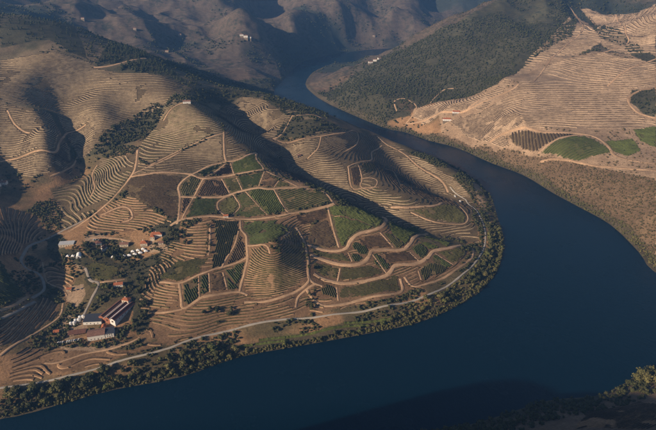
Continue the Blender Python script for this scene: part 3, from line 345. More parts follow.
S = {
 'win_long': [(-317.4, 626.0), (-303.2, 663.8)],
 'win_long_w': [(-308.3, 624.3)],
 'win_slate': [(-346.8, 619.8), (-322.7, 620.6)],
 'win_front': [(-330.9, 589.1), (-296.9, 598.2)],
 'tanks': [(-368.5, 623.5), (-358.1, 634.1)],
 'pergola': [(-361.5, 599.6), (-339.6, 604.6)],
 'cars': [(-370.6, 585.5), (-339.4, 593.2)],
 'orange_house': [(-299.5, 661.7)],
 'red_house': [(-323.3, 697.8)],
 'red_shed': [(-400.1, 697.5)],
 'shed': [(-380.5, 605.1)],
 'grey_shed': [(-453.1, 795.3), (-431.4, 794.2)],
 'marquee': [(-410.0, 764.3)],
 'tentA': [(-429.1, 769.8)],
 'tentB': [(-419.8, 767.9)],
 'brown1': [(-387.7, 794.4)],
 'brown2': [(-374.9, 781.6)],
 'roofA': [(-343.2, 792.1)],
 'roofB': [(-308.2, 788.7)],
 'roofC': [(-290.3, 806.2)],
 'roofD': [(-279.1, 788.3)],
 'tents': [(-352.9, 764.8), (-301.5, 776.4)],
 'ridge_house': [(-326.9, 1238.7)],
 'hill_house': [(-181.5, 861.5)],
 'far_white': [(-363.5, 2493.7)],
 'ridge_white': [(184.8, 2219.1)],
 'red_far': [(356.7, 1542.0)],
 'village': [(-634.0, 967.4)],
 'yard': [(-66.3, 1166.9)],
 'vans': [(282.3, 1095.5), (287.0, 1075.9)],
 'cars2': [(-391.3, 695.6), (-378.7, 696.4)],
 'carpark': [(-402.6, 807.8), (-398.3, 819.4)],
 'far2': [(-666.9, 2540.1)],
 'spur_house': [(-1015.0, 2364.5)],
 'spur_house2': [(-815.7, 2393.5)],
 'far3': [(-656.7, 2270.6)],
 'far4': [(263.1, 3221.1)],
 'ridge2': [(184.3, 3010.8)],
}
SHORELINE = [
 (-391,471), (-330,495), (-271,520), (-194,542), (-121,581), (-26,608), (76,637), (138,659), (199,697), (249,741), (293,803), (326,880), (346,970),
]
FLANK = [
 (346,970), (350,1000), (365,1110), (355,1210), (325,1300), (270,1380), (215,1450), (165,1500), (100,1560), (20,1640),
]
RIGHTBANK = [
 (35,1880), (173,1651), (236,1599), (294,1521), (366,1450), (430,1330), (486,1246), (519,1135), (549,1055), (576,975), (576,865), (568,796),
]
FARBANK = [
 (-120,1850), (-190,1980), (-215,2150), (-199,2300), (-139,2730), (-21,2927), (98,3036), (300,3080), (700,3240),
]
NEARBANK = [
 (592,620), (500,562), (404,536), (338,505), (274,497), (177,462), (60,432),
]
GOLD_TREE = (-276.5, 527.3)
HAZE = 0.00008
GX0, GX1, GY0, GY1, GS = -2600.0, 2700.0, -1000.0, 6400.0, 10.0
def _mq(ax, ay, bx, by):
    return np.sqrt((ax - bx) ** 2 + (ay - by) ** 2 + 32.0 ** 2)
def build_height_grid(ctrl):
    """Smooth surface through the listed spot heights (multiquadric interpolation)."""
    c = np.array(ctrl, float)
    x, y, z = c.T
    n = len(c)
    A = _mq(x[:, None], y[:, None], x[None], y[None]) / 1000.0
    A -= np.eye(n) * 0.0012
    M = np.zeros((n + 1, n + 1)); M[:n, :n] = A; M[:n, n] = M[n, :n] = 1
    wts = np.linalg.solve(M, np.append(z, 0.0))
    gx = np.arange(GX0, GX1 + 1, GS); gy = np.arange(GY0, GY1 + 1, GS)
    out = np.empty((len(gy), len(gx)))
    for j in range(len(gy)):
        out[j] = (_mq(gx[:, None], gy[j], x[None], y[None]) / 1000.0) @ wts[:n] + wts[n]
    return out
def cubic(grid, x, y, x0, y0, s):
    """Catmull-Rom sampling of a regular grid."""
    fx = np.clip((np.asarray(x, float) - x0) / s, 1.001, grid.shape[1] - 2.002)
    fy = np.clip((np.asarray(y, float) - y0) / s, 1.001, grid.shape[0] - 2.002)
    ix = fx.astype(int); iy = fy.astype(int); tx = fx - ix; ty = fy - iy
    def wt(t):
        return (-.5 * t + t * t - .5 * t ** 3, 1 - 2.5 * t * t + 1.5 * t ** 3, .5 * t + 2 * t * t - 1.5 * t ** 3, -.5 * t * t + .5 * t ** 3)
    wx = wt(tx); wy = wt(ty); r = 0
    for j in range(4):
        row = 0
        for i in range(4):
            row = row + wx[i] * grid[iy + j - 1, ix + i - 1]
        r = r + wy[j] * row
    return r
def lattice(seed):
    return np.random.default_rng(seed).random((256, 256))
LAT = [lattice(s) for s in range(6)]
def vnoise(x, y, k=0):
    """value noise 0..1, unit wavelength"""
    g = LAT[k % 6]
    ix = np.floor(x).astype(int); iy = np.floor(y).astype(int)
    tx = x - ix; ty = y - iy
    tx = tx * tx * (3 - 2 * tx); ty = ty * ty * (3 - 2 * ty)
    a = g[iy % 256, ix % 256]; b = g[iy % 256, (ix + 1) % 256]
    c = g[(iy + 1) % 256, ix % 256]; d = g[(iy + 1) % 256, (ix + 1) % 256]
    return (a * (1 - tx) + b * tx) * (1 - ty) + (c * (1 - tx) + d * tx) * ty
def fbm(x, y, wl, octv=4, k=0):
    x = np.asarray(x, float); y = np.asarray(y, float)
    s = 0; amp = 1; tot = 0
    for o in range(octv):
        ca, sa = math.cos(o * 1.1 + k), math.sin(o * 1.1 + k)
        s = s + amp * vnoise((x * ca - y * sa) / wl + 37.2 * o, (x * sa + y * ca) / wl + 11.7 * o, k + o)
        tot += amp; amp *= .5; wl *= .5
    return s / tot
def ridged(x, y, wl, octv=3, k=0):
    s = 0; amp = 1; tot = 0
    for o in range(octv):
        s = s + amp * (1 - np.abs(2 * fbm(x, y, wl, 2, k + o) - 1) * 2)
        tot += amp; amp *= .5; wl *= .55
    return s / tot
def smooth_closed(pts, n=4):
    """Catmull-Rom refinement of a closed outline"""
    p = np.array(pts, float); out = []
    m = len(p)
    for i in range(m):
        a, b, d, e = p[i - 1], p[i], p[(i + 1) % m], p[(i + 2) % m]
        for t in np.arange(n) / n:
            out.append(.5 * (2 * b + (d - a) * t + (2 * a - 5 * b + 4 * d - e) * t * t + (3 * b - a - 3 * d + e) * t ** 3))
    return np.array(out)
def inside(poly, x, y):
    p = np.asarray(poly, float); x = np.asarray(x, float); y = np.asarray(y, float)
    r = np.zeros(x.shape, bool)
    q = np.roll(p, -1, 0)
    bb = (x >= p[:, 0].min()) & (x <= p[:, 0].max()) & (y >= p[:, 1].min()) & (y <= p[:, 1].max())
    xs = x[bb]; ys = y[bb]; s = np.zeros(xs.shape, bool)
    for (ax, ay), (bx, by) in zip(p, q):
        if ay == by: continue
        s ^= ((ay > ys) != (by > ys)) & (xs < (bx - ax) * (ys - ay) / (by - ay) + ax)
    r[bb] = s
    return r
def dist_line(pts, x, y, closed=False):
    p = np.asarray(pts, float)
    q = np.roll(p, -1, 0) if closed else p[1:]
    best = np.full(np.shape(x), 1e9)
    for (ax, ay), (bx, by) in zip(p, q):
        dx, dy = bx - ax, by - ay
        t = np.clip(((x - ax) * dx + (y - ay) * dy) / max(dx * dx + dy * dy, 1e-9), 0, 1)
        best = np.minimum(best, (x - ax - t * dx) ** 2 + (y - ay - t * dy) ** 2)
    return np.sqrt(best)
HG = build_height_grid(CTRL)
RIVER_S = smooth_closed(RIVER, 3)
_gx, _gy = np.meshgrid(np.arange(GX0, GX1 + 1, GS), np.arange(GY0, GY1 + 1, GS))
SD = dist_line(RIVER_S, _gx, _gy, True) * np.where(inside(RIVER_S, _gx, _gy), -1, 1)
def shore_dist(x, y):
    return cubic(SD, x, y, GX0, GY0, GS)
def height0(x, y):
    h = cubic(HG, x, y, GX0, GY0, GS)
    d = shore_dist(x, y)
    lo = np.minimum(.6 + .10 * d, 5.0); hi = .8 + np.where(np.asarray(y) < 420, 1.8, 1.0) * d
    return np.where(d > 0, np.clip(h, lo, np.maximum(hi, lo)), np.clip(.6 + .25 * d, -9, 0.6))
def height(x, y):
    x = np.asarray(x, float); y = np.asarray(y, float)
    h = height0(x, y)
    up = np.clip((h - 4) / 30, 0, 1)
    far = np.clip((np.hypot(x, y) - 1700) / 1000, 0, 1)
    rel = (fbm(x, y, 150, 4, 1) - .5) * (5.5 + 18 * far) + (ridged(x, y, 560, 3, 2) - .45) * (54 * far) + (ridged(x, y, 230, 2, 4) - .45) * (34 * far) + (fbm(x, y, 70, 3, 3) - .5) * (12 * far)
    return h + rel * up
# ------------------------------------------------------------------ terrain sheet
def polar_axes():
    a_in = np.radians(np.arange(-36, 36.01, 0.105))
    a_out = np.radians(np.concatenate([np.arange(38, 322.1, 2.0)]))
    ang = np.concatenate([a_in, a_out])
    r = [0.0, 60, 120, 180, 240, 290, 330, 360, 385]
    while r[-1] < 6350:
        q = r[-1]
        if q < 520: d = 3.0
        elif q < 1300: d = 2.0 + (q - 520) / 780 * 0.9
        elif q < 2600: d = 2.9 + (q - 1300) / 1300 * 6.5
        else: d = 9.4 + (q - 2600) * 0.02
        r.append(q + d)
    return ang, np.array(r)
ANG, RAD = polar_axes()
def new_mesh(name, verts, faces_flat, nper, mat=None, smooth=True):
    """mesh from numpy arrays; faces all with nper corners"""
    me = bpy.data.meshes.new(name)
    nv = len(verts); nf = len(faces_flat) // nper
    me.vertices.add(nv); me.vertices.foreach_set('co', np.asarray(verts, np.float32).ravel())
    me.loops.add(nf * nper); me.loops.foreach_set('vertex_index', np.asarray(faces_flat, np.int32))
    me.polygons.add(nf)
    me.polygons.foreach_set('loop_start', np.arange(0, nf * nper, nper, dtype=np.int32))
    me.polygons.foreach_set('loop_total', np.full(nf, nper, np.int32))
    if smooth: me.polygons.foreach_set('use_smooth', np.ones(nf, bool))
    me.update(calc_edges=True)
    if mat: me.materials.append(mat)
    return me
def link(name, me, parent=None):
    o = bpy.data.objects.new(name, me); col.objects.link(o)
    if parent is not None: o.parent = parent
    return o
# ------------------------------------------------------------------ helpers
rng = np.random.default_rng(7)
def tag(o, label=None, cat=None, group=None, kind=None):
    if label: o['label'] = label
    if cat: o['category'] = cat
    if group: o['group'] = group
    if kind: o['kind'] = kind
    return o
def empty(name, loc, rz=0.0):
    o = bpy.data.objects.new(name, None); col.objects.link(o)
    o.empty_display_size = 1
    o.location = loc; o.rotation_euler = (0, 0, rz)
    return o
def hz(x, y):
    return float(height(np.array([x]), np.array([y]))[0])
def nodes_of(name):
    m = bpy.data.materials.new(name); m.use_nodes = True
    nt = m.node_tree; b = nt.nodes['Principled BSDF']
    return m, nt, b
def noise_node(nt, scale, detail=4, rough=.6, coord=None):
    n = nt.nodes.new('ShaderNodeTexNoise'); n.inputs['Scale'].default_value = scale
    n.inputs['Detail'].default_value = detail; n.inputs['Roughness'].default_value = rough
    if coord is not None: nt.links.new(coord, n.inputs['Vector'])
    return n
def ramp(nt, fac, a, b, lo=.3, hi=.7):
    r = nt.nodes.new('ShaderNodeMapRange'); r.inputs['From Min'].default_value = lo; r.inputs['From Max'].default_value = hi
    r.inputs['To Min'].default_value = a; r.inputs['To Max'].default_value = b
    nt.links.new(fac, r.inputs['Value']); return r.outputs['Result']
def scaled(nt, color, val):
    v = nt.nodes.new('ShaderNodeVectorMath'); v.operation = 'SCALE'
    if isinstance(color, (tuple, list)): v.inputs[0].default_value = color[:3]
    else: nt.links.new(color, v.inputs[0])
    nt.links.new(val, v.inputs['Scale']); return v.outputs[0]
def mixc(nt, fac, a, b):
    m = nt.nodes.new('ShaderNodeMix'); m.data_type = 'RGBA'
    nt.links.new(fac, m.inputs[0])
    for k, c in ((6, a), (7, b)):
        if isinstance(c, (tuple, list)): m.inputs[k].default_value = tuple(c[:3]) + (1,)
        else: nt.links.new(c, m.inputs[k])
    return m.outputs[2]
def worldpos(nt):
    return nt.nodes.new('ShaderNodeNewGeometry').outputs['Position']
def plain(name, rgb, rough=.9, var=.35, scale=.15, bump=0.0, spec=.2):
    """one colour with grain and blotches in world space"""
    m, nt, b = nodes_of(name)
    p = worldpos(nt)
    n = noise_node(nt, scale, 6, .65, p)
    c = scaled(nt, rgb, ramp(nt, n.outputs['Fac'], 1 - var, 1 + var, .3, .7))
    if var >= .22:
        c = scaled(nt, c, ramp(nt, noise_node(nt, scale * .06, 3, .6, p).outputs['Fac'], .68, 1.25, .36, .62))
    nt.links.new(c, b.inputs['Base Color'])
    b.inputs['Roughness'].default_value = rough
    b.inputs['Specular IOR Level'].default_value = spec
    if bump:
        bp = nt.nodes.new('ShaderNodeBump'); bp.inputs['Strength'].default_value = bump; bp.inputs['Distance'].default_value = 1.0
        nt.links.new(n.outputs['Fac'], bp.inputs['Height']); nt.links.new(bp.outputs['Normal'], b.inputs['Normal'])
    return m

GROUND = dict(grass=(.118, .098, .046), lush=(.105, .104, .038), olive=(.170, .126, .064), earth=(.195, .120, .068), dark=(.118, .086, .048),
              pale=(.130, .096, .056), straw=(.345, .246, .165))
BANKC = dict(grass=(.16, .13, .07), lush=(.16, .13, .07), olive=(.24, .18, .11), earth=(.350, .222, .128), dark=(.22, .16, .1), pale=(.305, .230, .144), straw=(.390, .280, .186))
VINE = dict(green=(.046, .058, .021), lush=(.070, .084, .025), olive=(.068, .066, .027), brown=(.066, .047, .030), bush=(.085, .100, .030))

FIRST_PLOTS = ('terraced slopes on both sides of the dark gully', 'terraced ground between the left front plots', 'terraced ground between the central plots and the knoll', 'terraced ground around and below the wavy paths')   # fill what the other plots leave free
# ------------------------------------------------------------------ ground sheet
TA, TR = np.meshgrid(ANG, RAD)
TX = TR * np.sin(TA); TY = TR * np.cos(TA)
TZ = height(TX, TY)
nr, na = TX.shape
I = np.arange(nr * na).reshape(nr, na)
J = np.concatenate([I, I[:, :1]], 1)
quads = np.stack([J[1:, :-1], J[1:, 1:], J[:-1, 1:], J[:-1, :-1]], -1)
quads = quads.reshape(-1, 4)
def ground_colour():
    x = TX.ravel(); y = TY.ravel(); z = TZ.ravel()
    wx = x + (fbm(x, y, 22, 2, 3) - .5) * 9; wy = y + (fbm(x, y, 22, 2, 4) - .5) * 9
    far = np.clip((np.hypot(x, y) - 1650) / 700, 0, 1)[:, None]
    n1 = fbm(x, y, 240, 4, 1)[:, None]; n2 = fbm(x, y, 60, 3, 2)[:, None]
    gm = np.clip((fbm(x, y, 70, 4, 0)[:, None] - .42) * 7, 0, 1)
    near = (np.array([.285, .170, .090]) * (1 - gm) + np.array([.115, .090, .048]) * gm) * (.75 + .5 * n2)
    dry = np.array([.170, .130, .085]); sc = np.array([.070, .066, .038])
    mix = np.clip((n2 * .6 + n1 * .5 - .48) * 5, 0, 1)
    hill = dry * (1 - mix) + sc * mix
    up = np.clip((z - 75) / 70, 0, 1)[:, None]
    c = near * (1 - up) + hill * up
    fm = np.clip((fbm(x, y, 420, 5, 5)[:, None] - .44) * 9, 0, 1)
    farc = np.array([.118, .090, .068]) * (1 - fm) + np.array([.038, .046, .038]) * fm
    c = c * (1 - far) + farc * far
    east = ((x > 330) & (y > 1000) | (x > 560))[:, None] & (far < .6)
    c = np.where(east, np.array([.320, .222, .145]) * (.75 + .5 * n2), c)
    south = (y < 600) & (shore_dist(x, y) > 0) & (x > -100 + 0 * x) & (y < 560 - 0 * x) & (x > 120)
    c = np.where(south[:, None] & (y < 560)[:, None] & (np.abs(x - 350) < 700)[:, None] & (shore_dist(x, y) > 0)[:, None] & ((y - 300) < 260)[:, None] & (x > 150)[:, None], np.array([.16, .11, .075]) * (.7 + .6 * n2), c)
    for kind, g, v, sp, d, lab, poly in sorted(PLOTS, key=lambda q: q[5] not in FIRST_PLOTS):
        m = inside(poly, wx, wy)
        c[m] = np.array(GROUND[g]) * (.82 + .36 * n2[m])
    for yard in YARDS:
        m = inside(yard, wx, wy)
        c[m] = np.array([.300, .212, .140]) * (.75 + .5 * n2[m])
    for name, kind, dens, s0, s1, lab, poly in WOODS:
        m = inside(poly, wx, wy)
        c[m] = (np.array([.060, .056, .034]) * (1 + .5 * np.clip((n1[m] - .5) * 5, 0, 1)) if kind != 'scrub' else np.array([.165, .112, .068])) * (.8 + .4 * n2[m])
    sd = shore_dist(x, y)
    bank = np.clip((18 - sd) / 8, 0, 1)[:, None] * (np.hypot(x, y) < 2600)[:, None]
    c = c * (1 - bank) + np.array([.085, .070, .045]) * bank
    return np.clip(c, 0, 1), far.ravel() * (sd > 20)
def soil_material():
    m, nt, b = nodes_of('soil')
    at = nt.nodes.new('ShaderNodeAttribute'); at.attribute_name = 'soil'
    p = worldpos(nt)
    n = noise_node(nt, .035, 8, .68, p); n2 = noise_node(nt, .33, 5, .7, p)
    c = scaled(nt, at.outputs['Color'], ramp(nt, n.outputs['Fac'], .70, 1.30, .3, .7))
    c = scaled(nt, c, ramp(nt, n2.outputs['Fac'], .62, 1.34, .3, .7))
    # hillside terraces too far off to tell apart
    fa_ = nt.nodes.new('ShaderNodeAttribute'); fa_.attribute_name = 'far_terraces'
    sx_ = nt.nodes.new('ShaderNodeSeparateXYZ'); nt.links.new(p, sx_.inputs[0])
    nz = noise_node(nt, .006, 3, .5, p)
    ad = nt.nodes.new('ShaderNodeMath'); ad.operation = 'MULTIPLY_ADD'; ad.inputs[1].default_value = 40.0; nt.links.new(nz.outputs['Fac'], ad.inputs[0]); nt.links.new(sx_.outputs['Z'], ad.inputs[2])
    sn = nt.nodes.new('ShaderNodeMath'); sn.operation = 'PINGPONG'; sn.inputs[1].default_value = 2.6; nt.links.new(ad.outputs[0], sn.inputs[0])
    st_ = ramp(nt, sn.outputs[0], .86, 1.16, .5, 2.0)
    one = nt.nodes.new('ShaderNodeMix'); nt.links.new(fa_.outputs['Fac'], one.inputs[0]); one.inputs[2].default_value = 1.0; nt.links.new(st_, one.inputs[3])
    c = scaled(nt, c, one.outputs[0])
    mo = noise_node(nt, .045, 6, .75, p); mo2 = noise_node(nt, .011, 5, .65, p)
    ms = nt.nodes.new('ShaderNodeMath'); ms.operation = 'MULTIPLY'; nt.links.new(ramp(nt, mo.outputs['Fac'], 0, .9, .47, .58), ms.inputs[0]); nt.links.new(fa_.outputs['Fac'], ms.inputs[1])
    ms2 = nt.nodes.new('ShaderNodeMath'); ms2.operation = 'MULTIPLY'; nt.links.new(ms.outputs[0], ms2.inputs[0]); nt.links.new(ramp(nt, mo2.outputs['Fac'], .25, 1, .40, .58), ms2.inputs[1])
    c = mixc(nt, ms2.outputs[0], c, (.036, .042, .030))
    # tufts and small bushes too small to model singly
    v = nt.nodes.new('ShaderNodeTexVoronoi'); v.inputs['Scale'].default_value = .16; nt.links.new(p, v.inputs['Vector'])
    sp = ramp(nt, v.outputs['Distance'], .55, 0, .12, .34)
    gate = ramp(nt, n.outputs['Fac'], 0, 1, .46, .56)
    mu = nt.nodes.new('ShaderNodeMath'); mu.operation = 'MULTIPLY'; nt.links.new(sp, mu.inputs[0]); nt.links.new(gate, mu.inputs[1])
    c = mixc(nt, mu.outputs[0], c, (.060, .056, .030))
    nt.links.new(c, b.inputs['Base Color'])
    b.inputs['Roughness'].default_value = .95; b.inputs['Specular IOR Level'].default_value = .1
    bp = nt.nodes.new('ShaderNodeBump'); bp.inputs['Strength'].default_value = .5; bp.inputs['Distance'].default_value = 2.0
    nt.links.new(n2.outputs['Fac'], bp.inputs['Height']); nt.links.new(bp.outputs['Normal'], b.inputs['Normal'])
    return m
gme = new_mesh('ground', np.stack([TX, TY, TZ], -1).reshape(-1, 3), quads.ravel(), 4, soil_material())
gc, far_terr = ground_colour()
gme.attributes.new('far_terraces', 'FLOAT', 'POINT')
gme.color_attributes.new('soil', 'FLOAT_COLOR', 'POINT')
gme.attributes['far_terraces'].data.foreach_set('value', far_terr.astype(np.float32))
gme.color_attributes['soil'].data.foreach_set('color', np.concatenate([gc, np.ones((len(gc), 1))], 1).astype(np.float32).ravel())
ground = tag(link('ground', gme), 'dry terraced river valley hills', None, None, 'structure')

# ------------------------------------------------------------------ river
def water_material():
    m, nt, b = nodes_of('water')
    b.inputs['Base Color'].default_value = (.0005, .0110, .0235, 1)
    b.inputs['Roughness'].default_value = .22
    b.inputs['IOR'].default_value = 1.33; b.inputs['Specular IOR Level'].default_value = .28
    p = worldpos(nt)
    mp = nt.nodes.new('ShaderNodeMapping'); mp.inputs['Scale'].default_value = (1, .6, 1); mp.inputs['Rotation'].default_value = (0, 0, .5)
    nt.links.new(p, mp.inputs['Vector'])
    n = noise_node(nt, .35, 4, .6, mp.outputs[0]); n2 = noise_node(nt, .012, 4, .6, p)
    bp = nt.nodes.new('ShaderNodeBump'); bp.inputs['Strength'].default_value = .9; bp.inputs['Distance'].default_value = .5
    nt.links.new(n.outputs['Fac'], bp.inputs['Height']); nt.links.new(bp.outputs['Normal'], b.inputs['Normal'])
    nt.links.new(ramp(nt, n2.outputs['Fac'], .16, .30, .35, .65), b.inputs['Roughness'])
    return m
rme = bpy.data.meshes.new('river')
rme.from_pydata([(-4500, -900, 0), (4500, -900, 0), (4500, 4300, 0), (-4500, 4300, 0)], [], [(0, 1, 2, 3)])
rme.materials.append(water_material())
tag(link('river', rme), 'wide calm dark blue river', None, None, 'structure')

# ------------------------------------------------------------------ roads and tracks
def spline(pts, step=4.0):
    p = np.array(pts, float)
    if len(p) == 2: q = p
    else:
        out = []
        for i in range(len(p) - 1):
            a = p[max(i - 1, 0)]; b = p[i]; d = p[i + 1]; e = p[min(i + 2, len(p) - 1)]
            n = max(2, int(np.hypot(*(d - b)) / step))
            for t in np.arange(n) / n:
                out.append(.5 * (2 * b + (d - a) * t + (2 * a - 5 * b + 4 * d - e) * t * t + (3 * b - a - 3 * d + e) * t ** 3))
        out.append(p[-1]); q = np.array(out)
    L = np.concatenate([[0], np.cumsum(np.hypot(*np.diff(q, axis=0).T))])
    s = np.linspace(0, L[-1], max(2, int(L[-1] / step) + 1))
    return np.stack([np.interp(s, L, q[:, 0]), np.interp(s, L, q[:, 1])], 1)
MAT = dict(
    dirt=plain('packed_dirt', (.400, .262, .160), .95, .22, .25),
    asphalt=plain('pale_worn_road', (.360, .325, .280), .9, .12, .2),
    access=plain('worn_access_road', (.270, .235, .200), .9, .15, .2))
def ribbon(name, pts, width, mat, lift=.35):
    q = spline(pts, 3.5)
    t = np.gradient(q, axis=0); t /= np.maximum(np.hypot(t[:, 0], t[:, 1]), 1e-6)[:, None]
    nrm = np.stack([-t[:, 1], t[:, 0]], 1)
    side = {s_: width * .72 * (.55 + .95 * fbm(q[:, 0] + 50 * s_, q[:, 1], 11, 3, 3 + s_)) for s_ in (-1, 1)}
    offs = (-.5, -.5, -.17, .17, .5, .5)
    V = []
    zc = height(q[:, 0], q[:, 1])
    for k, o in enumerate(offs):
        e = q + nrm * (side[1 if o > 0 else -1] * o * (1.25 if k in (0, 5) else 1))[:, None]
        z = .35 * zc + .65 * height(e[:, 0], e[:, 1])
        z = np.maximum(z, height(e[:, 0], e[:, 1])) + lift
        if k in (0, 5): z = height(e[:, 0], e[:, 1]) - .8
        V.append(np.stack([e[:, 0], e[:, 1], z], 1))
    V = np.stack(V, 1); n = len(q)
    Ix = np.arange(n * 6).reshape(n, 6)
    f = np.stack([Ix[:-1, :-1], Ix[:-1, 1:], Ix[1:, 1:], Ix[1:, :-1]], -1).reshape(-1, 4)[:, ::-1]
    o = link(name, new_mesh(name, V.reshape(-1, 3), f.ravel(), 4, mat))
    return tag(o, kind='structure')
for kind, w, pts in ROADS:
    ribbon(kind, pts, w, MAT[{'river_road': 'asphalt', 'access_road': 'access', 'dirt_track': 'dirt'}[kind]], {'river_road': .5, 'access_road': .35}.get(kind, .22 + .15 * (w > 5)))

RG0, RG1, RGS = -1100.0, 400.0, 2.0
road_grid = np.zeros((1200, 1300), bool)
for kind, w, pts in ROADS:
    q = spline(pts, 2.0); k = int((w * .5 + 2.2) // RGS)
    ix = ((q[:, 0] - RG0) / RGS).astype(int); iy = ((q[:, 1] - RG1) / RGS).astype(int)
    for a in range(-k, k + 1):
        for b in range(-k, k + 1):
            if a * a + b * b <= k * k + .5:
                ok = (iy + a >= 0) & (iy + a < 1200) & (ix + b >= 0) & (ix + b < 1300)
                road_grid[(iy + a)[ok], (ix + b)[ok]] = True
def on_road(x, y):
    ix = ((np.asarray(x) - RG0) / RGS).astype(int); iy = ((np.asarray(y) - RG1) / RGS).astype(int)
    ok = (ix >= 0) & (ix < 1300) & (iy >= 0) & (iy < 1200)
    return ok & road_grid[np.clip(iy, 0, 1199), np.clip(ix, 0, 1299)]
# ------------------------------------------------------------------ vineyards
def level_segments(phi, gx, gy, spacing, mask):
    """level lines of phi on a regular grid: returns segment ends and level index"""
    X, Y = np.meshgrid(gx, gy)
    A = []; B = []; K = []
    c = [(slice(0, -1), slice(0, -1)), (slice(0, -1), slice(1, None)), (slice(1, None), slice(1, None)), (slice(1, None), slice(0, -1))]
    for tri in ((0, 1, 2), (0, 2, 3)):
        P_ = np.stack([phi[c[t]].ravel() for t in tri], 1) / spacing
        Xs = np.stack([X[c[t]].ravel() for t in tri], 1); Ys = np.stack([Y[c[t]].ravel() for t in tri], 1)
        lo = np.ceil(P_.min(1)); hi = np.floor(P_.max(1))
        for m in range(int(max((hi - lo).max(), 0)) + 1):
            k = lo + m
            ok = (k <= hi)
            if not ok.any(): continue
            Pk = P_[ok] - k[ok][:, None] + 1e-7; Xo = Xs[ok]; Yo = Ys[ok]; ko = k[ok]
            pts = []
            for i, j in ((0, 1), (1, 2), (2, 0)):
                cr = (Pk[:, i] > 0) != (Pk[:, j] > 0)
                t = np.where(cr, Pk[:, i] / np.where(cr, Pk[:, i] - Pk[:, j], 1), 0)
                pts.append((cr, Xo[:, i] + t * (Xo[:, j] - Xo[:, i]), Yo[:, i] + t * (Yo[:, j] - Yo[:, i])))
            cr = np.stack([p[0] for p in pts], 1); good = cr.sum(1) == 2
            px_ = np.stack([p[1] for p in pts], 1); py_ = np.stack([p[2] for p in pts], 1)
            first = np.argmax(cr, 1); last = 2 - np.argmax(cr[:, ::-1], 1); r = np.arange(len(cr))
            A.append(np.stack([px_[r, first], py_[r, first]], 1)[good]); B.append(np.stack([px_[r, last], py_[r, last]], 1)[good]); K.append(ko[good])
    if not A: return np.zeros((0, 2)), np.zeros((0, 2)), np.zeros(0)
    A = np.concatenate(A); B = np.concatenate(B); K = np.concatenate(K)
    mid = (A + B) / 2
    ok = mask(mid[:, 0], mid[:, 1]) & (np.hypot(*(A - B).T) > .05)
    return A[ok], B[ok], K[ok]
def vine_material(key, rgb):
    m, nt, b = nodes_of('vine_' + key)
    p = worldpos(nt)
    n = noise_node(nt, .8, 5, .7, p); n2 = noise_node(nt, .03, 4, .6, p)
    c = scaled(nt, rgb, ramp(nt, n.outputs['Fac'], .45, 1.55, .3, .7))
    c = scaled(nt, c, ramp(nt, n2.outputs['Fac'], .75, 1.25, .35, .65))
    nt.links.new(c, b.inputs['Base Color']); b.inputs['Roughness'].default_value = .9; b.inputs['Specular IOR Level'].default_value = .1
    return m
VM = {k: vine_material(k, v) for k, v in VINE.items()}
BANK = {k: plain('bank_' + k, BANKC[k], .95, .42, .12, .4) for k in GROUND}
TREAD = {k: plain('tread_' + k, v, .95, .35, .3, .3) for k, v in GROUND.items()}
def strip_mesh(name, secs, mat, gaps=None):
    """secs: list of (N,2,3) arrays, consecutive cross-section lines of every segment -> quads"""
    S = np.stack(secs, 1)                       # N, k, 2, 3
    N, k = S.shape[:2]
    Ix = np.arange(N * k * 2).reshape(N, k, 2)
    f = np.stack([Ix[:, :-1, 0], Ix[:, :-1, 1], Ix[:, 1:, 1], Ix[:, 1:, 0]], -1).reshape(-1, 4)
    V = S.reshape(-1, 3)
    me = new_mesh(name, V, f.ravel(), 4, mat, smooth=False)
    return me
def at_h(xy, dz=0.0):
    return np.concatenate([xy, (height(xy[..., 0], xy[..., 1]) + dz)[..., None]], -1)
def grad_dir(fn, xy, e=3.0):
    gx_ = fn(xy[..., 0] + e, xy[..., 1]) - fn(xy[..., 0] - e, xy[..., 1])
    gy_ = fn(xy[..., 0], xy[..., 1] + e) - fn(xy[..., 0], xy[..., 1] - e)
    g = np.stack([gx_, gy_], -1) / (2 * e)
    s = np.hypot(g[..., 0], g[..., 1])
    return g / np.maximum(s, 1e-6)[..., None], s
def pieces(A, B, K):
    """connected runs of level-line segments"""
    par = {}
    def find(a):
        while par[a] != a:
            par[a] = par[par[a]]; a = par[a]
        return a
    ka = [(int(k), round(p[0], 2), round(p[1], 2)) for k, p in zip(K, A)]; kb = [(int(k), round(p[0], 2), round(p[1], 2)) for k, p in zip(K, B)]
    for a, b_ in zip(ka, kb):
        par.setdefault(a, a); par.setdefault(b_, b_)
        ra, rb = find(a), find(b_)
        if ra != rb: par[ra] = rb
    ids = {}
    return np.array([ids.setdefault(find(a), len(ids)) for a in ka])
def hedge_sections(seg, nrm, hh, hw):
    j = fbm(seg[..., 0] * 3.1, seg[..., 1] * 3.1, 9, 2, 2)
    j2 = fbm(seg[..., 0], seg[..., 1], 7, 2, 4)
    gap = np.clip((fbm(seg[..., 0], seg[..., 1], 16, 2, 1) - .27) * 12, .12, 1)
    H_ = hh * (.35 + 1.3 * j) * gap; W_ = (hw * (.55 + .9 * j2) * gap)[..., None] * .5
    secs = [at_h(seg - nrm * W_, -.2), at_h(seg - nrm * W_ * .6), at_h(seg + nrm * W_ * .6), at_h(seg + nrm * W_, -.2)]
    secs[1][..., 2] += H_; secs[2][..., 2] += H_ * .9
    return secs
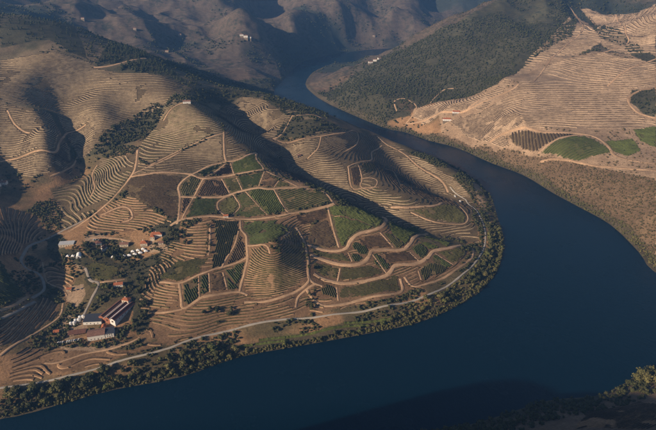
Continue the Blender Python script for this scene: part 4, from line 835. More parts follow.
def hedge(name, seg, nrm, hh, hw, mat, parent):
    """leafy hedge along segments (N,2,2) with ragged width and height"""
    j = fbm(seg[..., 0] * 3.1, seg[..., 1] * 3.1, 9, 2, 2)
    j2 = fbm(seg[..., 0], seg[..., 1], 7, 2, 4)
    H_ = (hh * (.35 + 1.3 * j)); W_ = (hw * (.55 + .9 * j2))[..., None] * .5
    secs = [at_h(seg - nrm * W_, -.2), at_h(seg - nrm * W_ * .6), at_h(seg + nrm * W_ * .6), at_h(seg + nrm * W_, -.2)]
    secs[1][..., 2] += H_; secs[2][..., 2] += H_ * .9
    me = strip_mesh(name, secs, mat)
    return link(name, me, parent)
for pi, (kind, g, v, sp, d, lab, poly) in enumerate(PLOTS):
    P_ = np.array(poly)
    c0 = P_.mean(0)
    dist = np.hypot(*c0)
    root = empty('vineyard', (c0[0], c0[1], hz(*c0)))
    tag(root, lab, 'vineyard', 'terraced vineyards' if kind == 'terrace' else 'vineyard plots')
    off = Matrix.Translation((-c0[0], -c0[1], -root.location.z))
    st = 4.0 if dist < 1350 else 7.0
    gx = np.arange(P_[:, 0].min() - st, P_[:, 0].max() + 2 * st, st); gy = np.arange(P_[:, 1].min() - st, P_[:, 1].max() + 2 * st, st)
    X, Y = np.meshgrid(gx, gy)
    def msk(x, y):
        wx = x + (fbm(x, y, 13, 2, 5) - .5) * 7; wy = y + (fbm(x, y, 13, 2, 2) - .5) * 7
        ok = inside(poly, wx, wy) & (shore_dist(x, y) > 8) & ~on_road(x, y)
        for q in PLOTS:
            if q[-1] is not poly and (q[5] in FIRST_PLOTS) < (lab in FIRST_PLOTS): ok &= ~inside(q[-1], x, y)
        return ok
    def put(o):
        o.matrix_parent_inverse = off
        return o
    if kind == 'rows':
        a = R(d); nx, ny = -math.sin(a), math.cos(a)
        phi = X * nx + Y * ny
        A, B, K = level_segments(phi, gx, gy, sp, msk)
        seg = np.stack([A, B], 1)
        keep = fbm(A[:, 0], A[:, 1], 14, 2, 1) > .27
        seg = seg[keep]
        nrm = np.broadcast_to(np.array([nx, ny]), seg.shape)
        big = v == 'bush'
        if len(seg):
            o = hedge('vine_planting', seg, nrm, 2.4 if big else 1.5 * max(1, sp / 5), 2.6 if big else sp * .46, VM[v], root)
            tag(put(o), kind='stuff')
    else:
        phi = height0(X, Y) + (fbm(X, Y, 95, 2, 3) - .5) * sp * (1.3 if g != 'straw' else .6) + (fbm(X, Y, 32, 2, 1) - .5) * sp * (.45 if g != 'straw' else .2)
        A, B, K = level_segments(phi, gx, gy, sp, msk)
        keep = fbm((A + B)[:, 0] * .5, (A + B)[:, 1] * .5, 46, 3, 0) > (.29 if (np.ptp(P_[:, 0]) * np.ptp(P_[:, 1])) > 16000 else .2)
        A, B, K = A[keep], B[keep], K[keep]
        if not len(A): continue
        tall = min(.40 * sp, 1.9)
        seg = np.stack([A, B], 1)
        gd, sl = grad_dir(height0, seg)
        back = np.clip(tall / np.maximum(sl, .12), 1.5, sp / np.maximum(sl, .12) * .62)[..., None]
        wob = np.clip(.05 + 1.9 * fbm(seg[..., 0], seg[..., 1], 38, 3, 5), .25, 1.6)
        foot = at_h(seg - gd * (.8 + .5 * tall), -.3)
        top = at_h(seg); top[..., 2] += tall * wob
        inner = at_h(seg + gd * back, .05)
        h_secs = hedge_sections(seg + gd * np.minimum(back * .55, 2.6), gd, min(.7 + .36 * sp, 1.8), min(.6 + .34 * sp, 1.7))
        comp = pieces(A, B, K)
        for k in np.unique(comp):
            s = comp == k
            if np.hypot(*(A[s] - B[s]).T).sum() < 11: continue
            tm = strip_mesh('terrace', [foot[s], top[s], inner[s]], BANK[g]); tm.materials.append(TREAD[g])
            tm.polygons.foreach_set('material_index', np.tile(np.array([0, 1], np.int32), len(tm.polygons) // 2))
            t = put(link('terrace', tm, root))
            link('vine_row', strip_mesh('vine_row', [q[s] for q in h_secs], VM[v]), t)
bpy.context.view_layer.update()
# ------------------------------------------------------------------ buildings and small things
BM = dict(
    white=plain('white_render', (.72, .70, .66), .85, .10, .4), cream=plain('cream_render', (.55, .47, .37), .9, .12, .4),
    grey=plain('grey_metal_roof', (.42, .43, .44), .6, .12, .3), slate=plain('dark_slate_roof', (.045, .050, .065), .6, .2, .6),
    stone=plain('field_stone', (.24, .19, .14), .95, .35, .8, .5), glass=plain('window_glass', (.015, .02, .028), .12, .05, 1, 0, .5),
    wood=plain('dark_wood', (.075, .045, .03), .8, .25, 1.2), canvas=plain('white_canvas', (.80, .79, .77), .8, .05, .5),
    steel=plain('white_painted_steel', (.74, .74, .74), .4, .06, .5, 0, .5), brick=plain('red_brick', (.30, .12, .07), .9, .2, .8), rubber=plain('rubber', (.02, .02, .02), .9, .1, 2))
def tile_material(name, rgb):
    m, nt, b = nodes_of(name)
    tc = nt.nodes.new('ShaderNodeTexCoord').outputs['Object']
    n = noise_node(nt, .5, 6, .7, tc); n2 = noise_node(nt, 4.0, 2, .5, tc)
    c = scaled(nt, rgb, ramp(nt, n.outputs['Fac'], .6, 1.35, .3, .7)); c = scaled(nt, c, ramp(nt, n2.outputs['Fac'], .8, 1.2))
    nt.links.new(c, b.inputs['Base Color']); b.inputs['Roughness'].default_value = .9
    w = nt.nodes.new('ShaderNodeTexWave'); w.inputs['Scale'].default_value = 1.6; w.inputs['Distortion'].default_value = .4; nt.links.new(tc, w.inputs['Vector'])
    bp = nt.nodes.new('ShaderNodeBump'); bp.inputs['Strength'].default_value = .5; bp.inputs['Distance'].default_value = .1
    nt.links.new(w.outputs['Fac'], bp.inputs['Height']); nt.links.new(bp.outputs['Normal'], b.inputs['Normal'])
    return m
BM['orange'] = tile_material('orange_tiles', (.36, .115, .048)); BM['red'] = tile_material('dark_red_tiles', (.115, .036, .028)); BM['brown'] = tile_material('brown_tiles', (.145, .062, .042)); BM['rust'] = tile_material('weathered_tiles', (.20, .105, .075))
def box_bm(bm, x0, x1, y0, y1, z0, z1):
    v = [bm.verts.new((x, y, z)) for z in (z0, z1) for y in (y0, y1) for x in (x0, x1)]
    for f in ((0, 2, 3, 1), (4, 5, 7, 6), (0, 1, 5, 4), (2, 6, 7, 3), (0, 4, 6, 2), (1, 3, 7, 5)): bm.faces.new([v[i] for i in f])
def mesh_part(name, bm, mat, parent, label=None):
    bmesh.ops.recalc_face_normals(bm, faces=bm.faces)
    me = bpy.data.meshes.new(name); bm.to_mesh(me); bm.free(); me.materials.append(mat)
    o = link(name, me, parent)
    if label: o['label'] = label
    return o
def box_part(name, dims, mat, parent):
    bm = bmesh.new(); box_bm(bm, *dims); return mesh_part(name, bm, mat, parent)
def prism(bm, sec, x0, x1):
    """polygon section in y,z extruded along x"""
    a = [bm.verts.new((x0, y, z)) for y, z in sec]; b = [bm.verts.new((x1, y, z)) for y, z in sec]
    n = len(sec)
    bm.faces.new(a); bm.faces.new(b[::-1])
    for i in range(n): bm.faces.new((a[i], b[i], b[(i + 1) % n], a[(i + 1) % n]))
def gable_roof(name, x0, x1, y0, y1, z, rise, mat, parent, th=.3, eave=.5):
    ym = (y0 + y1) / 2; sl = rise / ((y1 - y0) / 2)
    bm = bmesh.new()
    prism(bm, [(y0 - eave, z - sl * eave), (ym, z + rise), (y1 + eave, z - sl * eave), (y1 + eave, z - sl * eave + th), (ym, z + rise + th), (y0 - eave, z - sl * eave + th)][:6], x0 - eave, x1 + eave)
    return mesh_part(name, bm, mat, parent)
def hip_roof(name, x0, x1, y0, y1, z, rise, mat, parent, eave=.6):
    bm = bmesh.new()
    x0 -= eave; x1 += eave; y0 -= eave; y1 += eave; h = min(x1 - x0, y1 - y0) / 2
    base = [bm.verts.new(p) for p in ((x0, y0, z), (x1, y0, z), (x1, y1, z), (x0, y1, z))]
    low = [bm.verts.new(p) for p in ((x0, y0, z - .25), (x1, y0, z - .25), (x1, y1, z - .25), (x0, y1, z - .25))]
    if x1 - x0 >= y1 - y0: r = ((x0 + h, (y0 + y1) / 2), (x1 - h - .01, (y0 + y1) / 2))
    else: r = (((x0 + x1) / 2, y0 + h), ((x0 + x1) / 2, y1 - h - .01))
    a, b = (bm.verts.new((q[0], q[1], z + rise)) for q in r)
    if x1 - x0 >= y1 - y0: fs = ((base[0], base[1], b, a), (base[1], base[2], b), (base[2], base[3], a, b), (base[3], base[0], a))
    else: fs = ((base[0], base[1], a), (base[1], base[2], b, a), (base[2], base[3], b), (base[3], base[0], a, b))
    for f in fs: bm.faces.new(f)
    for i in range(4): bm.faces.new((base[i], low[i], low[(i + 1) % 4], base[(i + 1) % 4]))
    bm.faces.new(low[::-1])
    return mesh_part(name, bm, mat, parent)
HOUSES = []
def house_clear(x, y):
    return all((x - a) ** 2 + (y - b) ** 2 > r * r for a, b, r in HOUSES)
def windows(parent, xs, y, z0, w, h, side=-1, name='window'):
    for x in xs:
        fr = box_part(name, (x - w / 2 - .12, x + w / 2 + .12, y, y + side * .06, z0 - .12, z0 + h + .12) if side > 0 else (x - w / 2 - .12, x + w / 2 + .12, y - .06, y, z0 - .12, z0 + h + .12), BM['stone'], parent)
        if side < 0: box_part('pane', (x - w / 2, x + w / 2, y - .09, y - .05, z0, z0 + h), BM['glass'], fr)
        else: box_part('pane', (x - w / 2, x + w / 2, y + .05, y + .09, z0, z0 + h), BM['glass'], fr)
def place(name, label, cat, x, y, rz, L, W, group=None):
    ca, sa = math.cos(rz), math.sin(rz)
    zs = [hz(x + i * L / 2 * ca - j * W / 2 * sa, y + i * L / 2 * sa + j * W / 2 * ca) for i in (-1, 0, 1) for j in (-1, 0, 1)]
    r = empty(name, (x, y, max(max(zs) - 1.2, np.mean(zs)) if L < 19 else np.mean(zs) - .3), rz)
    r['base_drop'] = float(r.location.z - min(zs) + .6)
    HOUSES.append((x, y, max(L, W) * .62 + 1.5))
    return tag(r, label, cat, group)
def house(name, label, x, y, deg, L, W, hw, rise, roof, wall, style='gable', nwin=3, door=True, chimney=False, cat='house', group=None, upper=True):
    r = place(name, label, cat, x, y, R(deg), L, W, group)
    dz = -r['base_drop']; del r['base_drop']
    x0, x1, y0, y1 = -L / 2, L / 2, -W / 2, W / 2
    if dz < -.4: box_part('plinth', (x0 - .05, x1 + .05, y0 - .05, y1 + .05, dz, -.3), BM['stone'], r)
    dz = max(dz, -.4)
    bm = bmesh.new()
    if style == 'gable':
        prism(bm, [(y0, dz), (y1, dz), (y1, hw), (0, hw + rise - .02), (y0, hw)], x0, x1)
    else:
        box_bm(bm, x0, x1, y0, y1, dz, hw)
    mesh_part('wall', bm, BM[wall], r)
    if style == 'gable': rf = gable_roof('roof', x0, x1, y0, y1, hw, rise, BM[roof], r)
    elif style == 'hip': rf = hip_roof('roof', x0, x1, y0, y1, hw + .26, rise, BM[roof], r)
    elif style == 'shed':
        bm = bmesh.new(); prism(bm, [(y0 - .4, hw + .02), (y1 + .4, hw + rise), (y1 + .4, hw + rise + .25), (y0 - .4, hw + .27)], x0 - .4, x1 + .4)
        rf = mesh_part('roof', bm, BM[roof], r)
        bm = bmesh.new(); prism(bm, [(y0 + .05, hw - .1), (y1 - .02, hw - .1), (y1 - .02, hw + rise - .05)], x0 + .02, x1 - .02); mesh_part('gable_wall', bm, BM[wall], r)
    xs = np.linspace(x0, x1, nwin + 2)[1:-1] if nwin else []
    if door and nwin:
        k = nwin // 2
        d = box_part('door', (xs[k] - .55, xs[k] + .55, y0 - .08, y0, 0, 2.1), BM['wood'], r)
        xs = np.delete(xs, k)
    windows(r, xs, y0, min(1.1, hw * .3), 1.1, min(1.3, hw * .45))
    if hw > 5 and upper: windows(r, np.linspace(x0, x1, nwin + 2)[1:-1], y0, 4.0, 1.1, 1.2)
    if chimney: box_part('chimney', (x0 + L * .25, x0 + L * .25 + .9, -.2 + W * .12, .7 + W * .12, hw + rise * .2, hw + rise + 1.2), BM['white'], rf)
    return r
def P2(k, i=0): return S[k][i]
# --- winery
def winery_hall():
    (ax, ay), (bx, by) = S['win_long'][0], S['win_long'][1]
    deg = math.degrees(math.atan2(by - ay, bx - ax)); L = math.hypot(bx - ax, by - ay) + 4
    cx, cy = (ax + bx) / 2 + 2.5, (ay + by) / 2
    r = place('winery_hall', 'long winery hall with three parallel dark red tiled roofs', 'winery', cx, cy, R(deg), L, 30)
    dz = -r['base_drop']; del r['base_drop']
    for i, (y0, y1, mat, h) in enumerate(((3.2, 13.0, 'brown', 3.9), (-6.5, 3.0, 'red', 4.2), (-15.5, -6.7, 'red', 3.9))):
        bm = bmesh.new(); prism(bm, [(y0, dz), (y1, dz), (y1, h), ((y0 + y1) / 2, h + 2.3), (y0, h)], -L / 2, L / 2)
        mesh_part('bay_wall', bm, BM[('brick', 'brick', 'white')[i]], r)
        rf = gable_roof('roof', -L / 2, L / 2, y0 + .25, y1 - .25, h + .05, 2.4, BM[mat], r, .3, .25)
        box_part('ridge_cap', (-L / 2 - .3, L / 2 + .3, (y0 + y1) / 2 - .35, (y0 + y1) / 2 + .35, h + 2.55, h + 2.95), BM['cream' if i == 1 else 'brown'], rf)
        if i < 2: box_part('gutter', (-L / 2 - .5, L / 2 + .5, y0 - .75, y0 + .45, h + .2, h + .55), BM['steel'], r)
        box_part('gable_door', (-L / 2 - .1, -L / 2, (y0 + y1) / 2 - 1.5, (y0 + y1) / 2 + 1.5, 0, 2.6), BM['wood'], r)
    for k in range(7):
        x = -L / 2 + 3 + k * (L - 6) / 6
        fr = box_part('window', (x - .8, x + .8, -15.56, -15.5, 1.4, 2.8), BM['stone'], r); box_part('pane', (x - .65, x + .65, -15.6, -15.55, 1.55, 2.65), BM['glass'], fr)
    return deg
hall_deg = winery_hall()
def front_deg(k):
    (a, b), (c, d) = S[k][0], S[k][1]; return math.degrees(math.atan2(d - b, c - a)), ((a + c) / 2, (b + d) / 2), math.hypot(c - a, d - b)
fd, fm, fl = front_deg('win_slate')
sx, sy = fm[0], fm[1]
house('press_house', 'flat white walled building under a broad dark slate roof beside the winery hall', sx - .5, sy + 9.0, fd + 3, fl + 1, 17, 4.6, 1.6, 'slate', 'white', 'shed', 4, True, cat='building')
fd, fm, fl = front_deg('win_front')
n_ = (-math.sin(R(fd)), math.cos(R(fd)))
fx, fy = fm[0] - 5 * math.cos(R(fd)), fm[1] - 5 * math.sin(R(fd))
house('winery', 'white winery front with weathered roof facing the river', fx + n_[0] * 7.8, fy + n_[1] * 7.8, fd, fl * .64, 15, 7.2, 2.6, 'rust', 'white', 'gable', 4, True, cat='building', upper=False)
gx_, gy_ = fm[0] + 12.5 * math.cos(R(fd)), fm[1] + 12.5 * math.sin(R(fd))
house('winery_annex', 'square white annex with slate roof at the right end of the winery front', gx_ + n_[0] * 7.0, gy_ + n_[1] * 7.0, fd, 11, 13, 6.2, 1.3, 'slate', 'white', 'shed', 3, True, cat='building')
house('tasting_room', 'small brick gabled lodge in the gap between slate roof and winery hall', fm[0] + 3.5 + n_[0] * 21, fm[1] + n_[1] * 21, fd + 90, 7, 6, 4.6, 1.8, 'orange', 'brick', 'gable', 1, False, cat='building')
fd2, pm, pl_ = front_deg('pergola')
def lean_to():
    r = place('store_shed', 'long low brown tiled store shed left of the white winery front', 'shed', pm[0], pm[1] + 3.5, R(fd2), pl_, 8)
    dz = -r['base_drop']; del r['base_drop']
    for i in range(7):
        x = -pl_ / 2 + .4 + i * (pl_ - .8) / 6
        box_part('post', (x - .15, x + .15, -3.8, -3.5, dz, 3.0), BM['wood'], r)
    box_part('back_wall', (-pl_ / 2, pl_ / 2, 3.4, 3.8, dz, 4.2), BM['stone'], r)
    bm = bmesh.new(); prism(bm, [(-4.4, 2.9), (4.2, 4.4), (4.2, 4.7), (-4.4, 3.2)], -pl_ / 2 - .5, pl_ / 2 + .5); mesh_part('roof', bm, BM['brown'], r)
lean_to()
def tank(x, y, i):
    z = hz(x, y)
    r = empty('storage_tank', (x, y, z - .1)); HOUSES.append((x, y, 3.5))
    bm = bmesh.new(); bmesh.ops.create_cone(bm, cap_ends=True, segments=24, radius1=2.05, radius2=2.05, depth=4.6); bmesh.ops.translate(bm, verts=bm.verts, vec=(0, 0, 2.7)); mesh_part('drum', bm, BM['steel'], r)
    bm = bmesh.new(); bmesh.ops.create_cone(bm, cap_ends=True, segments=24, radius1=2.15, radius2=.3, depth=.9); bmesh.ops.translate(bm, verts=bm.verts, vec=(0, 0, 5.46)); mesh_part('lid', bm, BM['steel'], r)
    bm = bmesh.new(); bmesh.ops.create_cone(bm, cap_ends=True, segments=24, radius1=2.2, radius2=2.2, depth=.5); bmesh.ops.translate(bm, verts=bm.verts, vec=(0, 0, .2)); mesh_part('plinth', bm, BM['stone'], r)
    row = ('front', 'middle', 'back')[i // 2]; side = ('left', 'right')[i % 2]
    tag(r, 'white round storage tank, %s one of the %s pair beside the winery' % (side, row), 'tank', 'white storage tanks')
(tx, ty), (tx2, ty2) = S['tanks'][0], S['tanks'][1]
for i in range(6):
    a = i // 2; b = i % 2
    tank(tx + 2.2 + (tx2 - tx) * a * .42 + b * 4.5, ty - .5 + (ty2 - ty) * a * .52 + b * .8, i)
# --- estate houses
def H(k, *a, **kw):
    x, y = S[k][0]; return house(a[0], a[1], x, y + a[4] * .45, *a[2:], **kw)
H('orange_house', 'house', 'house with bright orange roof directly behind the winery hall', hall_deg - 85, 11, 8, 4.2, 2.2, 'orange', 'cream', 'hip', 3, True, True)
H('red_house', 'house', 'red roofed house among trees at the end of the winery drive', 12, 13, 8, 4.0, 2.0, 'orange', 'white', 'gable', 4, True, True)
H('red_shed', 'shed', 'small red roofed shed on the bare ground beside the winding road', 10, 7, 5, 3, 1.4, 'orange', 'cream', 'gable', 2, True, cat='shed')
H('shed', 'shed', 'small stone shed with red roof left of the store shed', 15, 7, 6, 3.2, 1.5, 'orange', 'stone', 'gable', 2, True, cat='shed')
(gx1, gy1), (gx2, gy2) = S['grey_shed'][0], S['grey_shed'][1]
house('warehouse', 'long low warehouse with pale grey metal roof left of the estate garden', (gx1 + gx2) / 2, (gy1 + gy2) / 2 + 5, 8, 24, 10, 4.0, 1.3, 'grey', 'cream', 'shed', 5, True, cat='warehouse')
H('brown1', 'house', 'brown roofed estate house left of the white tents', -60, 10, 9, 5.0, 2.2, 'brown', 'white', 'hip', 3, True, True)
H('brown2', 'house', 'brown gabled house with white gable end beside the estate garden', 80, 10, 8, 4.5, 2.4, 'brown', 'white', 'gable', 3, True, True)
H('roofA', 'house', 'long orange roofed house behind the white tents', 4, 14, 8, 4.0, 2.2, 'rust', 'cream', 'gable', 4, True, True)
H('roofB', 'house', 'orange hip roofed house at the right end of the white tents', 6, 11, 10, 4.5, 3.2, 'orange', 'cream', 'hip', 3, True, True)
def big_house():
    x, y = S['roofC'][0]
    r = place('manor_house', 'largest orange roofed house of the estate, with a side wing', 'house', x, y + 5, R(5), 22, 14)
    dz = -r['base_drop']; del r['base_drop']
    box_part('wall', (-10, 8, -4.5, 4.5, dz, 5.2), BM['white'], r)
    rf = hip_roof('roof', -10, 8, -4.5, 4.5, 5.46, 2.8, BM['orange'], r)
    box_part('chimney', (-3, -2.1, .6, 1.5, 6.5, 9.2), BM['white'], rf)
    box_part('wing_wall', (-10.4, -3.5, -10.5, -4.6, dz, 4.2), BM['cream'], r)
    hip_roof('wing_roof', -10.4, -3.5, -10.5, -5.3, 4.46, 2.2, BM['orange'], r)
    windows(r, (-1, 2, 5), -4.5, 1.2, 1.2, 1.4); windows(r, (-9, -5), -10.5, 1.2, 1.1, 1.3)
    box_part('door', (6.4, 7.5, -4.6, -4.5, 0, 2.2), BM['wood'], r)
big_house()
H('roofD', 'shed', 'small cream outbuilding below the largest orange roofed house', 5, 8, 6, 3, 1.3, 'rust', 'cream', 'gable', 2, True, cat='shed')
def tent(x, y, s, rz, lab):
    r = empty('tent', (x, y, hz(x, y) - .1), rz); HOUSES.append((x, y, s * .8))
    for i in (-1, 1):
        for j in (-1, 1):
            box_part('pole', (i * s / 2 - .06, i * s / 2 + .06, j * s / 2 - .06, j * s / 2 + .06, -.5, 2.45), BM['steel'], r)
    bm = bmesh.new(); h = s / 2 + .15
    rings = []
    for q, z in ((1, 2.1), (1, 2.5), (.55, 3.2), (.22, 4.2), (.03, 5.0)):
        rings.append([bm.verts.new((h * q * a, h * q * b, z)) for a, b in ((-1, -1), (1, -1), (1, 1), (-1, 1))])
    for a, b in zip(rings, rings[1:]):
        for i in range(4): bm.faces.new((a[i], a[(i + 1) % 4], b[(i + 1) % 4], b[i]))
    bm.faces.new(rings[-1])
    mesh_part('canopy', bm, BM['canvas'], r)
    return tag(r, lab, 'tent', 'white peaked tents of the estate')
(ax, ay), (bx, by) = S['tents'][0], S['tents'][1]
ordn = ('first', 'second', 'third', 'fourth', 'fifth', 'sixth', 'seventh')
for i in range(7):
    t = i / 6
    tent(ax + (bx - ax) * t, ay + (by - ay) * t - 3 * math.sin(t * 3.1) * .5, (4.6, 4.8, 5.2, 6.0, 6.2, 6.2, 6.0)[i], .2 + i * .05, 'white peaked tent, %s from the left in the long estate row' % ordn[i])
for i in range(3):
    t = (.58, .74, .9)[i]
    tent(ax + (bx - ax) * t - 1, ay + (by - ay) * t + 6.5, 5.6, .3, 'white peaked tent in the back row behind the long row, %s' % ('left one', 'middle one', 'right one')[i])
tent(*S['tentA'][0], 4.6, .1, 'left small white tent of the pair beside the tall marquee')
tent(*S['tentB'][0], 4.8, .2, 'right small white tent of the pair beside the tall marquee')
def marquee():
    x, y = S['marquee'][0]; y += 4
    r = empty('marquee', (x, y, hz(x, y) - .3), R(-72)); HOUSES.append((x, y, 8))
    bm = bmesh.new(); n = 12
    sec = [(4.2 * math.cos(math.pi * i / n), 4.6 * math.sin(math.pi * i / n)) for i in range(n + 1)]
    prism(bm, sec, -6.5, 6.5); mesh_part('arched_cover', bm, BM['canvas'], r)
    for x_ in (-6.6, 6.5):
        box_part('entrance', (x_, x_ + .1, -1.2, 1.2, -.2, 2.4), BM['wood'], r)
    tag(r, 'large white arched marquee beside the warehouse', 'marquee')
marquee()
# --- outlying houses
def HX(k, name, label, *a, **kw):
    x, y = S[k][0]; return house(name, label, x, y, *a, **kw)
HX('ridge_house', 'house', 'lone white house on the ridge above the dark gully', 8, 17, 8, 5, 2.0, 'rust', 'white', 'gable', 4, True, True)
HX('hill_house', 'house', 'tiny white house with orange roof at the ring track', 10, 8, 6, 3.4, 1.6, 'orange', 'white', 'gable', 2, True)
for i, dx in enumerate((-19, 0, 17)):
    x, y = S['far_white'][0]
    house('house', ('left', 'middle', 'right')[i] + ' white house of the farm on the distant spur', x + dx, y + (3, -2, 5)[i], (5, 0, -12)[i], (16, 18, 13)[i], 10, (6, 8, 6)[i], 2.4, 'rust', 'white', 'hip', 3, True, group='distant white farm')
for i, (dx, dy) in enumerate(((-14, -4), (4, 0), (22, 14))):
    x, y = S['ridge_white'][0]
    house('house', ('left', 'middle', 'right')[i] + ' white house on the far wooded ridge', x + dx, y + dy, (8, -5, 20)[i], (17, 15, 12)[i], 9, (5.5, 7, 5)[i], 2.0, 'rust', 'white', 'gable', 3, True, group='white houses on the far ridge')
x, y = S['red_far'][0]
house('house', 'white house with pink orange roof among far bank vineyards', x - 8, y, -8, 24, 11, 5, 3.0, 'orange', 'white', 'hip', 4, True, True)
house('barn', 'low orange roofed barn behind the white far bank house', x + 17, y + 6, -6, 20, 10, 4.5, 2.6, 'orange', 'white', 'gable', 3, True, cat='barn')
for i, (dx, dy, rf, lab) in enumerate(((-4, -16, 'orange', 'red roofed house lowest in the village at the left edge'), (-9, 0, 'slate', 'slate roofed white house in the village at the left edge'), (-6, 18, 'rust', 'highest house of the village at the left edge'), (-14, -9, 'orange', 'outermost red roofed house at the left edge of the village'))):
    x, y = S['village'][0]
    house('house', lab, x + dx, y + dy, (10, -15, 5, 0)[i], 12, 8, 5.2, 2.4, rf, 'white', 'gable', 3, True, True, group='village houses at the left edge')
for k, lab in (('far2', 'small pale house on the distant left slope'), ('spur_house', 'small pale house on the lit distant spur at the upper left'), ('spur_house2', 'pale farmhouse on the second lit distant spur'), ('far3', 'tiny pale house in the far side valley'), ('far4', 'small pale house on the slope beyond the dark ridge')):
    x, y = S[k][0]; house('house', lab, x, y, 7, 12, 8, 4, 2.0, 'rust', 'cream', 'gable', 3, True)
x, y = S['yard'][0]
house('stone_hut', 'small stone hut in the walled yard of the hollow', x, y, 20, 9, 6, 3.2, 1.5, 'rust', 'stone', 'gable', 2, True, cat='hut')
# --- vehicles
PAINT = {k: plain('paint_' + k, c, .3, .03, 1, 0, .5) for k, c in dict(white=(.75, .75, .74), silver=(.42, .43, .45), black=(.025, .025, .03), blue=(.05, .09, .18), red=(.30, .04, .03)).items()}
_car = {}
def car_meshes():
    if _car: return _car
    bm = bmesh.new(); sec = [(-2.15, .35), (2.15, .35), (2.2, .62), (2.1, .85), (1.15, .95), (-2.05, .98), (-2.2, .75)]
    a = [bm.verts.new((x, -.86, z)) for x, z in sec]; b = [bm.verts.new((x, .86, z)) for x, z in sec]
    bm.faces.new(a); bm.faces.new(b[::-1])
    for i in range(len(sec)): bm.faces.new((a[i], b[i], b[(i + 1) % len(sec)], a[(i + 1) % len(sec)]))
    bmesh.ops.recalc_face_normals(bm, faces=bm.faces); _car['body'] = bpy.data.meshes.new('body'); bm.to_mesh(_car['body']); bm.free()
    bm = bmesh.new()
    lo = [bm.verts.new(p) for p in ((-1.95, -.82, .96), (1.05, -.82, .93), (1.05, .82, .93), (-1.95, .82, .96))]; hi = [bm.verts.new(p) for p in ((-1.5, -.62, 1.44), (.25, -.62, 1.46), (.25, .62, 1.46), (-1.5, .62, 1.44))]
    for i in range(4): bm.faces.new((lo[i], lo[(i + 1) % 4], hi[(i + 1) % 4], hi[i]))
    bm.faces.new(hi); bm.faces.new(lo[::-1]); _car['cabin'] = bpy.data.meshes.new('cabin_glass'); bm.to_mesh(_car['cabin']); bm.free(); _car['cabin'].materials.append(BM['glass'])
    bm = bmesh.new(); box_bm(bm, -1.45, .2, -.6, .6, 1.445, 1.5); _car['top'] = bpy.data.meshes.new('roof_panel'); bm.to_mesh(_car['top']); bm.free()
    bm = bmesh.new(); bmesh.ops.create_cone(bm, cap_ends=True, segments=14, radius1=.33, radius2=.33, depth=.22, matrix=Matrix.Rotation(R(90), 4, 'X')); _car['wheel'] = bpy.data.meshes.new('wheel'); bm.to_mesh(_car['wheel']); bm.free(); _car['wheel'].materials.append(BM['rubber'])
    return _car
def car(x, y, rz, paint, lab, grp):
    m = car_meshes()
    r = empty('car', (x, y, hz(x, y) + .35), rz); HOUSES.append((x, y, 3.5))
    for nm, key in (('body', 'body'), ('roof_panel', 'top')):
        me = m[key].copy(); me.materials.append(PAINT[paint]); link(nm, me, r)
    link('cabin_glass', m['cabin'], r)
    for i in (-1.35, 1.35):
        for j in (-.8, .8):
            w = link('wheel', m['wheel'], r); w.location = (i, j, .33)
    return tag(r, lab, 'car', grp)
(ax, ay), (bx, by) = S['cars'][0], S['cars'][1]
ca_ = math.atan2(by - ay, bx - ax)
seq = ('white', 'silver', 'white', 'black', 'white', 'white', 'silver', 'white', 'blue', 'white', 'black')
ord11 = ('first', 'second', 'third', 'fourth', 'fifth', 'sixth', 'seventh', 'eighth', 'ninth', 'tenth', 'eleventh')
for i, pc in enumerate(seq):
    t = (i + .3) / len(seq)
    car(ax + (bx - ax) * t, ay + (by - ay) * t + 1.5, ca_ + R(80), pc, '%s parked car, %s from the left in the row below the store shed' % (pc, ord11[i]), 'cars parked below the winery')
(ax, ay), (bx, by) = S['cars2'][0], S['cars2'][1]
for i, pc in enumerate(('black', 'blue', 'silver')):
    car(ax + (bx - ax) * i / 2, ay + (by - ay) * i / 2, R(20 + 15 * i), pc, '%s car parked right of the small red roofed shed' % pc, 'cars by the red shed')
(ax, ay), (bx, by) = S['carpark'][0], S['carpark'][1]
for i, pc in enumerate(('white', 'silver', 'black', 'red')):
    car(ax + 2 + i * 3.4, ay + 3 + i * .6, R(85), pc, '%s car on the forecourt above the brown roofed house' % pc, 'cars on the estate forecourt')
def van(x, y, rz, lab):
    r = empty('van', (x, y, hz(x, y) + .55), rz); HOUSES.append((x, y, 5))
    bm = bmesh.new(); sec = [(-3.4, .45), (3.2, .45), (3.4, .9), (3.1, 1.5), (2.5, 2.5), (-3.4, 2.6)]
    a = [bm.verts.new((p, -1.05, z)) for p, z in sec]; b = [bm.verts.new((p, 1.05, z)) for p, z in sec]
    bm.faces.new(a); bm.faces.new(b[::-1])
    for i in range(len(sec)): bm.faces.new((a[i], b[i], b[(i + 1) % len(sec)], a[(i + 1) % len(sec)]))
    mesh_part('body', bm, PAINT['white'], r)
    bm = bmesh.new(); prism(bm, [(-.95, 1.62), (.95, 1.62), (.9, 2.38), (-.9, 2.38)], 2.62, 3.06); mesh_part('windscreen', bm, BM['glass'], r)
    for s_ in (-1.08, 1.05): box_part('side_window', (-2.8, 2.2, s_, s_ + .03, 1.6, 2.2), BM['glass'], r)
    for i in (-2.2, 2.2):
        for j in (-.95, .95):
            w = link('wheel', car_meshes()['wheel'], r); w.location = (i, j, .36); w.scale = (1.15, 1.15, 1.15)
    return tag(r, lab, 'van', 'white vans on the river road')
(ax, ay), (bx, by) = S['vans'][0], S['vans'][1]
rz_ = math.atan2(by - ay, bx - ax)
van(ax, ay, rz_, 'upper white van on the road beside the riverside trees')
van(bx + 1, by - 6, rz_, 'lower white van on the road beside the riverside trees')
